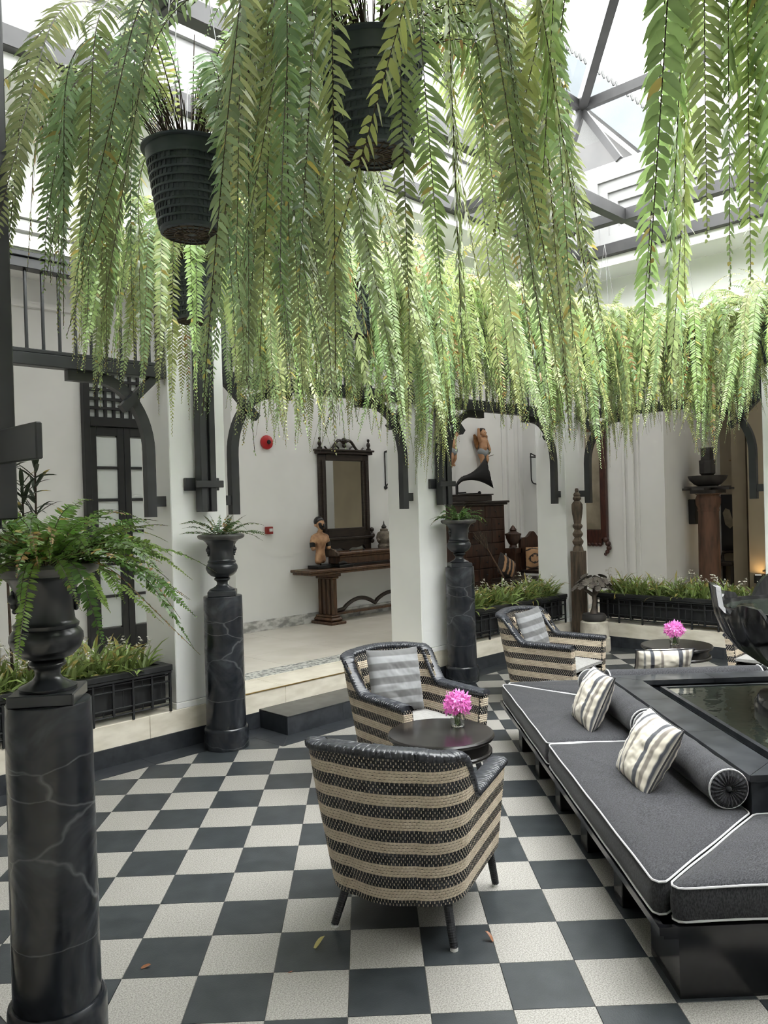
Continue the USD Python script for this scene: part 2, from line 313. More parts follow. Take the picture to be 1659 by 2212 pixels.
run(tr, S0-0.4, S1+0.4, lambda a, b: sb(a, b, -0.42, -0.012, KZ-0.02, CZ, 0.004), 1.25, 'sill_stone', 'cream_stone')
tr = trim('low kerb along the far right arcade, dark slabs under cream stone')
run(tr, -0.06, T1, lambda a, b: sb(S1, S1+0.06, a, b, -0.05, KZ), 0.62, 'riser_slab', 'dark_granite')
run(tr, -0.012, T1, lambda a, b: sb(S1+0.012, S1+0.42, a, b, KZ-0.02, CZ, 0.004), 1.25, 'sill_stone', 'cream_stone')
tr = trim('low kerb along the near arcade, dark slabs under cream stone')
run(tr, 0, T1, lambda a, b: sb(S0-0.06, S0, a, b, -0.05, KZ), 0.62, 'riser_slab', 'dark_granite')
run(tr, 0, T1, lambda a, b: sb(S0-0.42, S0-0.012, a, b, KZ-0.02, CZ, 0.004), 1.25, 'sill_stone', 'cream_stone')
tr = trim('low dark stone step in front of the doorway bay')
run(tr, -0.30, 1.52, lambda a, b: sb(a, b, 0.345, 0.37, -0.05, KZ+0.012), 0.61, 'riser_slab', 'dark_granite')
obj('end_slab', sb(-0.30, -0.275, -0.05, 0.344, -0.05, KZ+0.012), 'dark_granite', tr, smooth=False)
obj('end_slab', sb(1.495, 1.52, -0.05, 0.344, -0.05, KZ+0.012), 'dark_granite', tr, smooth=False)
run(tr, -0.30, 1.52, lambda a, b: sb(a, b, -0.02, 0.375, KZ+0.013, KZ+0.022, 0.003), 1.22, 'tread_slab', 'rim_granite')
tr = trim('thin brass strip along the cream threshold of the doorway bay')
obj('brass_strip', sb(-0.56, 1.77, -0.016, -0.004, CZ-0.004, CZ+0.004, 0.001), 'brass', tr)

# ------------------------------------------------------------------ corridor floors
def corridor(name, label, s0, s1, t0, t1):
    fl = thing(name, label, None, kind='structure')
    obj('grout_bed', sb(s0, s1, t0, t1, 0.05, CZ-0.004), 'cream_stone', fl, smooth=False)
    return fl
fl = corridor('floor_001', 'pale polished stone floor of the left corridor', -6.2, 7.5, -3.4, -0.41)
for i in range(-3, 8):
    for t0, t1 in ((-3.3, -2.36), (-2.36, -1.42), (-1.42, -0.725)):
        s0 = 0.57+0.94*i
        obj('floor_tile', sb(s0+.0015, min(s0+0.94, 7.6)-.0015, t0+.0015, t1-.0015, CZ-0.004, CZ), 'corridor_tile', fl, smooth=False)
run(fl, -4, 7.5, lambda a, b: sb(a, b, -0.722, -0.47, CZ-0.004, CZ+0.0005), 1.2, 'marble_strip', 'marble_mosaic')
run(fl, -4, 7.5, lambda a, b: sb(a, b, -0.468, -0.422, CZ-0.004, CZ), 1.2, 'edge_tile', 'cream_stone')
corridor('floor_002', 'pale stone floor of the far right corridor', S1+0.41, 11.0, -0.4, T1+3)
corridor('floor_003', 'pale stone floor of the near corridor', -6.2, S0-0.41, -0.4, T1+3)
corridor('floor_004', 'pale stone floor of the corridor behind the right edge', S0-0.4, S1+0.4, T1, T1+3)

# ------------------------------------------------------------------ walls
wl = thing('wall_left', 'white arcade on the left with square pillars under a plain upper wall', None, kind='structure')
wr = thing('wall_right', 'white arcade at the far right under a plain upper wall', None, kind='structure')
wn = thing('wall_near', 'white arcade at the near left edge', None, kind='structure')
we = thing('wall_east', 'white arcade outside the right edge', None, kind='structure')
def pillar(label, s0, s1, t0, t1):
    p = thing('pillar', label, 'pillar', kind='structure')
    obj('shaft', sb(s0, s1, t0, t1, CZ+0.048, 3.638, 0.006), 'white_wall', p)
    obj('plinth', sb(s0-0.006, s1+0.006, t0-0.006, t1+0.006, CZ, CZ+0.047, 0.003), 'white_trim', p)
PILLARS = [('square white pillar at the corner beyond the left edge', -4.0, -3.51, -0.46, -0.02), ('square white pillar behind the second urn, nearest in full view', -1.07, -0.56, -0.46, -0.02),
    ('square white pillar behind the third urn, between the table bay and the gramophone bay', 1.77, 2.20, -0.46, -0.02), ('square white corner pillar behind the carved wooden post', 4.53, 5.02, -0.46, -0.02),
    ('square white pillar at the far right edge', S1+.02, S1+.46, 2.30, 2.75), ('square white pillar of the far arcade outside the right edge', S1+.02, S1+.46, 5.15, 5.6), ('square white pillar at the far corner outside the frame', S1+.02, S1+.46, 8.14, 8.6),
    ('square white pillar of the near arcade behind the steel post at the left edge', S0-.46, S0-.02, 2.50, 2.82), ('square white pillar of the near arcade to the right of the camera', S0-.46, S0-.02, 7.2, 7.65),
    ('square white pillar of the near arcade at the outer corner', S0-.46, S0-.02, 8.14, 8.6), ('square white pillar of the right arcade outside the frame', -1.07, -.56, T1+.02, T1+.46), ('square white pillar of the right arcade farther outside the frame', 1.77, 2.2, T1+.02, T1+.46)]
for a in PILLARS: pillar(*a)
def upper(parent, fn, a, b, so, fa):                                    # fn(a0,a1,depth0,depth1,z0,z1): depth measured into the court; so, fa: runs of soffit and fascia
    obj('upper_wall', fn(a, b, -0.40, -0.02, 3.64, 4.56), 'white_wall', parent, smooth=False)
    for z0, z1, d in ((3.655, 3.745, 0.012), (3.765, 3.835, 0.035), (3.845, 3.93, 0.06)): obj('cornice', fn(so[0], so[1], -0.02, d, z0, z1), 'white_trim', parent, smooth=False)
    obj('soffit', fn(so[0], so[1], -0.018, 0.468, 4.56, 4.60), 'white_trim', parent, smooth=False)
    obj('fascia', fn(fa[0], fa[1], 0.47, 0.52, 4.555, 4.70), 'white_trim', parent, smooth=False)
upper(wl, lambda a, b, d0, d1, z0, z1: sb(a, b, d0, d1, z0, z1), S0-0.4, S1+0.4, (S0-.02, S1+.02), (S0+.47, S1-.47))
upper(wr, lambda a, b, d0, d1, z0, z1: sb(S1-d1, S1-d0, a, b, z0, z1), -0.02, T1+.02, (.47, T1-.47), (.521, T1-.521))
upper(wn, lambda a, b, d0, d1, z0, z1: sb(S0+d0, S0+d1, a, b, z0, z1), -0.02, T1+.02, (.47, T1-.47), (.521, T1-.521))
upper(we, lambda a, b, d0, d1, z0, z1: sb(a, b, T1-d1, T1-d0, z0, z1), S0-.4, S1+.4, (S0-.02, S1+.02), (S0+.47, S1-.47))
obj('air_slot', sb(-2.16, -1.30, -0.005, 0.005, 4.515, 4.53), 'iron_black', wl)
obj('air_slot', sb(-2.05, -1.30, -0.004, 0.002, 4.545, 4.549), 'dark_steel', wl)
# stepped parapet above the beam, with three nested recessed frames on each bay
def parapet(parent, fn, a, b, frames_from):
    obj('parapet', fn(a, b, -0.30, 0.40, 4.70, 5.745), 'parapet_darkened', parent, smooth=False)
    o = 0.0
    for k, (da, zt, zb) in enumerate(((0.19, 5.55, 4.83), (0.30, 5.42, 4.92), (0.41, 5.30, 5.01))):
        pa = frames_from[0]+da, frames_from[1]-da; z = (0.10-0.032*k)
        pr = (0, 5.745, 4.70) if k == 0 else ((0.19, 5.55, 4.83), (0.30, 5.42, 4.92))[k-1]
        oa, ob = frames_from[0]+pr[0], frames_from[1]-pr[0]
        for m in (fn(oa, ob, 0.40, 0.40+z, zt, pr[1]), fn(oa, ob, 0.40, 0.40+z, pr[2], zb), fn(oa, pa[0], 0.40, 0.40+z, zb, zt), fn(pa[1], ob, 0.40, 0.40+z, zb, zt)):
            obj('parapet_frame', m, 'parapet_darkened', parent, smooth=False)
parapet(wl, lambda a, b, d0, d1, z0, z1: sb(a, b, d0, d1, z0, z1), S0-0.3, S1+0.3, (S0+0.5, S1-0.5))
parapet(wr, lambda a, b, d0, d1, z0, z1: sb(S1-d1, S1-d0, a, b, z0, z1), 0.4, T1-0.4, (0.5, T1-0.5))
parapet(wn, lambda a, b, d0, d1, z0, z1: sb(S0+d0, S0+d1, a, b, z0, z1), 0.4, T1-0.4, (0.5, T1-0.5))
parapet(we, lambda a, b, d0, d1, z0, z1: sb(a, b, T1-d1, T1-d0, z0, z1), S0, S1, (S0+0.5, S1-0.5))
# back walls of the corridors
wb = thing('wall_back', 'plain white back wall of the left corridor', None, kind='structure')
obj('wall_panel', sb(1.385, 7.52, -3.2, -2.75, 0.1, 4.32), 'white_wall', wb, smooth=False)
obj('wall_panel', sb(-6.4, 1.385, -3.2, -2.96, 0.1, 4.32), 'white_wall', wb, smooth=False)
obj('cornice', sb(1.385, 7.5, -2.75, -2.69, 4.12, 4.20), 'white_trim', wb); obj('cornice', sb(-6.2, 1.38, -2.96, -2.90, 4.0, 4.06), 'white_trim', wb)
for s0, s1, d in ((6.88, 6.93, .02), (7.02, 7.20, .045), (7.24, 7.30, .02), (7.36, 7.40, .03)): obj('pilaster', sb(s0, s1, -2.751, -2.75+d, CZ, 4.2, 0.004), 'white_wall', wb)
ba = thing('baseboard_back', 'grey veined marble baseboard of the left corridor', None, kind='structure')
run(ba, 1.40, 7.5, lambda a, b: sb(a, b, -2.75, -2.725, CZ, CZ+0.135, 0.003), 1.1, 'marble_slab', 'grey_marble')
run(ba, -6.2, -0.45, lambda a, b: sb(a, b, -2.96, -2.935, CZ, CZ+0.135, 0.003), 1.1, 'marble_slab', 'grey_marble')
wf = thing('wall_far', 'white end wall and tan alcove behind the far right arcade', None, kind='structure')
obj('wall_panel', sb(7.5, 7.8, -2.75, -0.135, 0.1, 4.32), 'white_wall', wf, smooth=False)
obj('wall_panel', sb(7.801, 9.9, -0.5, -0.137, 0.1, 4.32), 'white_wall', wf, smooth=False)
obj('wall_panel', sb(9.6, 9.9, -0.2, 1.6, 0.1, 4.32), 'tan_wall', wf, smooth=False)
obj('wall_panel', sb(9.25, 9.6, 0.19, 0.42, 0.1, 4.32), 'tan_wall', wf, smooth=False)
obj('wall_panel', sb(8.95, 9.6, 0.56, 5.5, 0.1, 4.32), 'tan_wall', wf, smooth=False)
obj('wall_panel', sb(8.0, 9.6, 5.4, 5.7, 0.1, 4.32), 'white_wall', wf, smooth=False); obj('wall_panel', sb(8.0, 8.3, 5.5, T1+3, 0.1, 4.32), 'white_wall', wf, smooth=False)
for t0, t1, d in ((-0.83, -0.79, .02), (-0.73, -0.63, .04), (-0.58, -0.55, .02)): obj('pilaster', sb(7.5-d, 7.502, t0, t1, CZ, 4.3, 0.004), 'white_wall', wf)
gd = thing('ground', 'flat ground added out of view around the building', None, kind='structure')
obj('added_ground_sheet', bx(-90, 90, -90, 90, -.5, -.10), 'added_ground', gd, smooth=False)  # added out of view to block sky-dome light from below
wo = thing('wall_outer', 'white outer walls of the corridors outside the view', None, kind='structure')  # out of view, placed to bounce light back into the corridors
for a in ((-6.4, -6.2, -3.2, T1+3), (-6.4, 8.3, T1+2.9, T1+3.1)): obj('wall_panel', sb(*a, 0.1, 4.32), 'white_wall', wo, smooth=False)
ce = thing('ceiling', 'white corridor ceilings behind the arcades', None, kind='structure')
for a in ((-6.4, 7.8, -3.3, -0.12), (S1+0.12, 10.0, -0.12, T1+3), (-6.4, S0-0.12, -0.12, T1+3.0), (S0-0.12, S1+0.12, T1+0.12, T1+3.0)): obj('ceiling_panel', sb(*a, 4.30, 4.42), 'white_wall', ce, smooth=False)

# ------------------------------------------------------------------ steel: frieze rails, beams, brackets, posts
def frieze(label, fn, a, b, group=None, ends=(0.05, 0.05)):
    t = thing('frieze_railing', label, 'railing')
    obj('bottom_rail', fn(a, b, 0.02, 0.12, 2.87, 2.955), 'dark_steel', t); obj('ledge', fn(a, b, 0.03, 0.105, 2.957, 2.985), 'dark_steel', t)
    obj('top_rail', fn(a, b, 0.02, 0.12, 3.53, 3.60), 'dark_steel', t); obj('top_cap', fn(a, b, 0.0, 0.14, 3.602, 3.638), 'dark_steel', t)
    n = int(round((b-a)/0.117))
    for k in range(1, n):
        x = a+(b-a)*k/n
        obj('baluster', fn(x-0.010, x+0.010, 0.058, 0.078, 2.985, 3.53), 'dark_steel', t)
    for x0, x1 in ((a, a+ends[0]), (b-ends[1], b)): obj('end_post', fn(x0, x1, 0.035, 0.10, 2.985, 3.53), 'dark_steel', t)
fL = lambda a, b, d0, d1, z0, z1: sb(a, b, -d1, -d0, z0, z1, 0.004)
fR = lambda a, b, d0, d1, z0, z1: sb(S1+d0, S1+d1, a, b, z0, z1, 0.004)
fN = lambda a, b, d0, d1, z0, z1: sb(S0-d1, S0-d0, a, b, z0, z1, 0.004)
frieze('dark steel railing frieze above the left planter bay, beside the near post', fL, -3.50, -1.075)
frieze('dark steel railing frieze over the bay with the console table', fL, -0.555, 1.765)
frieze('dark steel railing frieze over the bay with the gramophone', fL, 2.205, 4.525)
frieze('dark steel railing frieze of the far right bay, behind the pale sky-lit hanging ferns', fR, 0.0, 2.295)
frieze('dark steel railing frieze at the far right edge, past the last pillar', fR, 2.755, 5.145)
def bracket(label, fn, a, sgn, rail_z=2.87):                            # fn(along, depth, z) -> point; arc grows from the pillar edge a in direction sgn
    t = thing('arched_bracket', label, 'bracket')
    P = [fn(a+sgn*0.13, 0.08, z) for z in np.linspace(1.80, 2.30, 6)]
    for q in np.linspace(0, 1, 14)[1:]:
        ang = q*math.pi/2; P.append(fn(a+sgn*(0.13+0.42*(1-math.cos(ang))), 0.08, 2.30+0.535*math.sin(ang)))
    P += [fn(a+sgn*x, 0.08, 2.835) for x in (0.65, 0.76)]
    obj('arc', sweep(P, rect(0.075, 0.065), ref=np.array(fn(0, 1, 0))-np.array(fn(0, 0, 0))), 'dark_steel', t, smooth=25)
    obj('strut', bar(fn(a+sgn*0.36, 0.045, 2.615), fn(a+sgn*0.06, 0.045, 2.90), 0.06, 0.065), 'dark_steel', t)
    obj('pin', rod(fn(a+sgn*0.235, 0.0, 2.735), fn(a+sgn*0.235, 0.13, 2.735), 0.014), 'dark_steel', t)
    obj('wall_block', bar(fn(a-sgn*0.005, 0.10, 1.92), fn(a+sgn*0.11, 0.09, 1.92), 0.06, 0.08), 'dark_steel', t)
    obj('spacer', bar(fn(a+sgn*0.60, 0.08, 2.865), fn(a+sgn*0.60, 0.08, 2.90), 0.04, 0.04), 'dark_steel', t)
pL = lambda x, d, z: W(x, -d-0.02, z); pR = lambda x, d, z: W(S1+d+0.02, x, z)
bracket('dark arched steel bracket on the left side of the nearest white pillar', pL, -1.07, -1)
bracket('dark arched steel bracket on the right side of the nearest white pillar', pL, -0.56, 1)
bracket('dark arched steel bracket left of the second pillar, over the console table', pL, 1.77, -1)
bracket('dark arched steel bracket right of the second pillar, above the third urn', pL, 2.20, 1)
bracket('dark arched steel bracket on the left face of the corner pillar', pL, 4.53, -1)
bracket('dark arched steel bracket behind the carved wooden post at the corner', pR, -0.02, 1)
bracket('dark arched steel bracket in the far right bay, at the right edge', pR, 2.30, -1)
def hang_post(label, fn, c):                                            # double steel post on the court face of a pillar
    t = thing('steel_post', label, 'post')
    for x in (-0.043, 0.043): obj('flange', fn(c+x-0.027, c+x+0.027, 0.035, 0.125, 1.83, 3.64), 'dark_steel', t)
    obj('web', fn(c-0.015, c+0.015, 0.0, 0.10, 1.84, 3.638), 'dark_steel', t)
    obj('clamp_bar', fn(c-0.155, c+0.155, 0.0, 0.034, 2.0, 2.10), 'dark_steel', t)
    obj('clamp_cap', fn(c-0.125, c+0.125, 0.126, 0.145, 2.02, 2.075), 'dark_steel', t)
hang_post('dark double steel post on the nearest white pillar, above the second urn', lambda a, b, d0, d1, z0, z1: sb(a, b, d0-0.02, d1-0.02, z0, z1, 0.004), -0.80)
hang_post('dark double steel post on the second white pillar, above the third urn', lambda a, b, d0, d1, z0, z1: sb(a, b, d0-0.02, d1-0.02, z0, z1, 0.004), 2.08)
t = thing('steel_post', 'dark steel post at the left edge, above the nearest urn', 'post')
gN = lambda a, b, d0, d1, z0, z1: sb(S0+d0-0.02, S0+d1-0.02, a, b, z0, z1, 0.004)
obj('flange', gN(2.86, 2.915, 0.035, 0.18, 1.83, 4.55), 'dark_steel', t); obj('flange', gN(2.76, 2.815, 0.035, 0.18, 1.83, 4.55), 'dark_steel', t); obj('web', gN(2.816, 2.859, 0.0, 0.15, 1.80, 4.55), 'dark_steel', t)
obj('clamp_plate', sb(-3.42, -3.40, 2.917, 3.285, 2.0, 2.105, .004), 'dark_steel', t); obj('clamp_bar', sb(-3.398, -3.372, 2.917, 3.21, 2.03, 2.082, .004), 'dark_steel', t)
# roof beams: outer ring on the fascia, inner ring in the air, cross beams, clerestory and hipped glass roof
rb = thing('roof_beam', 'dark grey steel ring beam along the tops of the white arcades', 'beam')
a0, a1, b0, b1 = S0+0.5, S1-0.5, 0.5, T1-0.5
for s in (sb(a0-0.1, a1+0.1, 0.50, 0.60, 4.66, 4.79, .004), sb(a1-0.1, a1, 0.6, b1, 4.66, 4.79, .004), sb(a0, a0+0.1, 0.6, b1, 4.66, 4.79, .004), sb(a0, a1, b1-0.1, b1, 4.66, 4.79, .004)): obj('beam', s, 'roof_steel', rb)
rb = thing('roof_beam', 'dark grey steel ring beam floating inside the court, under the glass roof', 'beam')
k = 1.53; c0, c1, d0, d1 = S0+k, S1-k, k, T1-k
for s in (sb(c0, c1, d0, d0+.1, 4.62, 4.74, .004), sb(c1-.1, c1, d0+.1, d1, 4.62, 4.74, .004), sb(c0, c0+.1, d0+.1, d1, 4.62, 4.74, .004), sb(c0+.1, c1-.1, d1-.1, d1, 4.62, 4.74, .004)): obj('beam', s, 'roof_steel', rb)
for s in (c0+.02, -0.35, 1.75, c1-.12): obj('cross_beam', sb(s, s+.10, 0.6, d0, 4.63, 4.73, .004), 'roof_steel', rb)
for tt in (d0+.02, 2.75, 4.2, 5.6):
    obj('cross_beam', sb(c1, a1-.1, tt, tt+.10, 4.63, 4.73, .004), 'roof_steel', rb); obj('cross_beam', sb(a0+.1, c0, tt, tt+.10, 4.63, 4.73, .004), 'roof_steel', rb)
rf = thing('glass_roof', 'hipped glass roof on grey steel members over the court', 'roof')
hz = lambda kk: 6.52+0.455*(kk-0.5)
apex_k = 4.06
def rpt(side, kk, frac=None): pass
corners = lambda kk: [(S0+kk, kk), (S1-kk, kk), (S1-kk, T1-kk), (S0+kk, T1-kk)]
for i in range(4):
    a, b = corners(-0.1)[i], corners(apex_k)[i]
    obj('hip_rafter', bar(W(*a, hz(-0.1)), W(*b, hz(apex_k)), 0.10, 0.15), 'roof_steel', rf)
for kk in (0.5, 2.3):
    cs = corners(kk)
    for i in range(4): obj('purlin', bar(W(*cs[i], hz(kk)), W(*cs[(i+1) % 4], hz(kk)), 0.07, 0.11), 'roof_steel', rf)
cs = corners(0.5)
for i in range(4):
    p, q = np.array(cs[i]), np.array(cs[(i+1) % 4]); e = (q-p)/np.linalg.norm(q-p)
    for a, b in ((0.0, 0.46), (1.0, 0.54)):
        top = p if a == 0 else q; foot = p+e*0.48 if a == 0 else q-e*0.48
        obj('brace', bar(W(*top, 6.5), W(*foot, 5.745), 0.06, 0.08), 'roof_steel', rf)
    for x in (0.33, 0.66): obj('brace', bar(W(*(p+(q-p)*x), 6.5), W(*(p+(q-p)*x), 5.745), 0.06, 0.08), 'roof_steel', rf)
for i in range(4):
    a, b, c, d = corners(-0.1)[i], corners(-0.1)[(i+1) % 4], corners(apex_k-0.01)[(i+1) % 4], corners(apex_k-0.01)[i]
    v = [W(*a, hz(-0.1)+0.09), W(*b, hz(-0.1)+0.09), W(*c, hz(apex_k)+0.09), W(*d, hz(apex_k)+0.09)]
    obj('glass_pane', TM(v, [[0, 1, 2], [0, 2, 3]]), 'roof_glass', rf, smooth=False)
# neighbouring gable seen through the clerestory
g = thing('neighbour_gable', 'pale gable with a bluish sloping verge and batten ends seen through the roof glass', 'building')
A_, B_ = W(6.5, -2.6, 10.42), W(6.5, 2.2, 5.12)
dirn = (B_-A_)/np.linalg.norm(B_-A_); up = np.cross(dirn, -DL); up = up if up[2] > 0 else -up
obj('verge_panel', sweep([A_-up*0.22, B_-up*0.22], rect(0.12, 0.42)), 'far_roof', g, smooth=False)
obj('verge_edge', sweep([A_-up*0.50-DL*0.08, B_-up*0.50-DL*0.08], rect(0.10, 0.05)), 'cream_stone', g, smooth=False)
L_ = np.linalg.norm(B_-A_)
for k_ in range(int(L_/0.11)):
    c = A_+dirn*(0.05+k_*0.11); hh = 0.16+0.07*((k_*7) % 5)/5
    if in_view(c, 60): obj('batten', bar(c-NL*0, c+(up*0.5-NL*0.55+[0, 0, .25])*hh, 0.03, 0.03), 'far_wall', g, smooth=False)
tri = [(-2.6, 4.3), (1.9, 4.95), (-2.6, 9.9)]
gm = TM([W(s_, t_, z_) for s_ in (6.6, 6.9) for t_, z_ in tri], [[0, 1, 2], [3, 5, 4], [0, 3, 1], [1, 3, 4], [1, 4, 2], [2, 4, 5], [2, 5, 0], [0, 5, 3]])
obj('gable_wall', gm, 'far_wall', g, smooth=False)

# ------------------------------------------------------------------ door on the back wall
dr = thing('door_1', 'black double door with frosted panes under a lattice transom', None, kind='structure')
TD = -2.96
D = lambda a, b, z0, z1, d0=0.0, d1=0.05: sb(a, b, TD+d0, TD+d1, z0, z1, 0.004)
e0, e1 = -0.42, 0.52
for m in (D(e0, e0+.07, CZ, 3.46, 0, .08), D(e1-.07, e1, CZ, 3.46, 0, .08), D(e0, e1, 3.40, 3.47, 0, .081), D(e0+.07, e1-.07, 2.80, 2.90, 0, .075)): obj('frame', m, 'door_black', dr)
for l0, l1 in ((e0+.072, 0.048), (0.052, e1-.072)):
    lf = obj('door_leaf', C(D(l0, l0+.075, CZ, 2.795), D(l1-.075, l1, CZ, 2.795), D(l0+.0752, l1-.0752, CZ, 0.56), D(l0+.0752, l1-.0752, 2.70, 2.795)), 'door_black', dr)
    zs = np.linspace(0.56, 2.70, 7)
    for z in zs[1:-1]: obj('glazing_bar', D(l0+.07, l1-.07, z-.014, z+.014, .01, .045), 'door_black', lf)
    for z, z2 in zip(zs[:-1], zs[1:]): obj('pane', D(l0+.07, l1-.07, z+.013, z2-.013, .015, .025), 'frosted_glass', lf)
for x in np.linspace(e0+.07, e1-.07, 9)[1:-1]: obj('lattice_bar', D(x-.016, x+.016, 2.9, 3.41, .012, .045), 'door_black', dr)
for z in np.linspace(2.9, 3.41, 6)[1:-1]: obj('lattice_bar', D(e0+.07, e1-.07, z-.016, z+.016, .02, .05), 'door_black', dr)
obj('transom_pane', D(e0+.06, e1-.06, 2.9, 3.41, .0, .006), 'frosted_glass', dr)
# ------------------------------------------------------------------ pedestals, urns
URN = [(.0, .0), (.102, .0), (.106, .045), (.0, .045)]
def urn_at(label, P, z0, k, ferncfg, group=None):
    u = thing('garden_urn', label, 'urn', (P[0], P[1], z0), 0.12, None)
    c = 0.104*k
    obj('plinth', cbx(-c, c, -c, c, 0, 0.04*k, 0.004), 'urn_black', u)
    foot = [(.0, .040), (.090, .040), (.092, .050), (.070, .060), (.048, .074), (.040, .086), (.041, .104), (.047, .112), (.057, .118), (.060, .126), (.056, .134), (.046, .140), (.0, .141)]
    obj('stem', lathe(np.array(foot)*k, 40), 'urn_black', u, smooth=40)
    body = [(.0, .138), (.050, .139), (.080, .150), (.106, .175), (.118, .205), (.116, .224), (.108, .236), (.100, .244), (.104, .250), (.105, .258), (.098, .264), (.092, .272), (.089, .30), (.090, .335), (.096, .37), (.112, .40), (.132, .418), (.145, .424)]
    obj('bowl', lathe(np.array(body)*k, 48), 'urn_black', u, smooth=40)
    lip = [(.142, .420), (.160, .426), (.171, .436), (.174, .448), (.168, .457), (.150, .461), (.140, .456), (.128, .430), (.0, .428)]
    obj('lip', lathe(np.array(lip)*k, 48), 'urn_lip', u, label='weathered grey lip', smooth=40)
    obj('soil', lathe(np.array([(.132, .434), (.08, .447), (.0, .455)])*k, 24), 'soil', u)
    for a in (.24, .24+math.pi):
        h = mv(C(mv(trimesh.creation.icosphere(2, .020), s=1), mv(trimesh.creation.icosphere(2, .013), (0, 0, -.022)), mv(trimesh.creation.icosphere(1, .009), (0, 0, -.04)), mv(trimesh.creation.icosphere(1, .012), (0, 0, .02))), (.095*k*math.cos(a), .095*k*math.sin(a), .345*k), a, k)
        obj('handle', h, 'urn_black', u)
    return u
def pedestal(label, P, z, r):
    t = thing('marble_pedestal', label, 'pedestal', (P[0], P[1], 0), 0.3)
    k = r/0.148
    obj('base', lathe([(.0, 0), (.165*k, 0), (.169*k, .01), (.169*k, .14), (.166*k, .155), (.158*k, .164), (.0, .165)], 48), 'black_marble', t, smooth=35)
    obj('shaft', lathe([(.0, .165), (.151*k, .165), (.149*k, z*.5), (.146*k, z-.006), (.143*k, z), (.0, z)], 56), 'black_marble', t, smooth=35)
PED = [(W(-3.192, 2.747)+np.array([.004, 0, 0]), 1.195, .143), (W(-0.792, 0.235), 1.175, .150), (W(2.127, 0.205), 1.185, .150)]
pedestal('tall round black marble pedestal with white crack lines, cut by the left and bottom edges', *PED[0])
pedestal('round black marble pedestal with pale blue-grey blotches, beside the dark step', *PED[1])
pedestal('round black marble pedestal behind the chairs, before the second white pillar', *PED[2])
urn_at('large black stone urn with a weathered lip on the nearest pedestal', PED[0][0], PED[0][1], 1.04, 0)
urn_at('black stone urn with a spreading green fern on the pedestal beside the step', PED[1][0], PED[1][1], 1.04, 1)
urn_at('dark grey stone urn on the pedestal before the second white pillar', PED[2][0], PED[2][1], 1.06, 2)

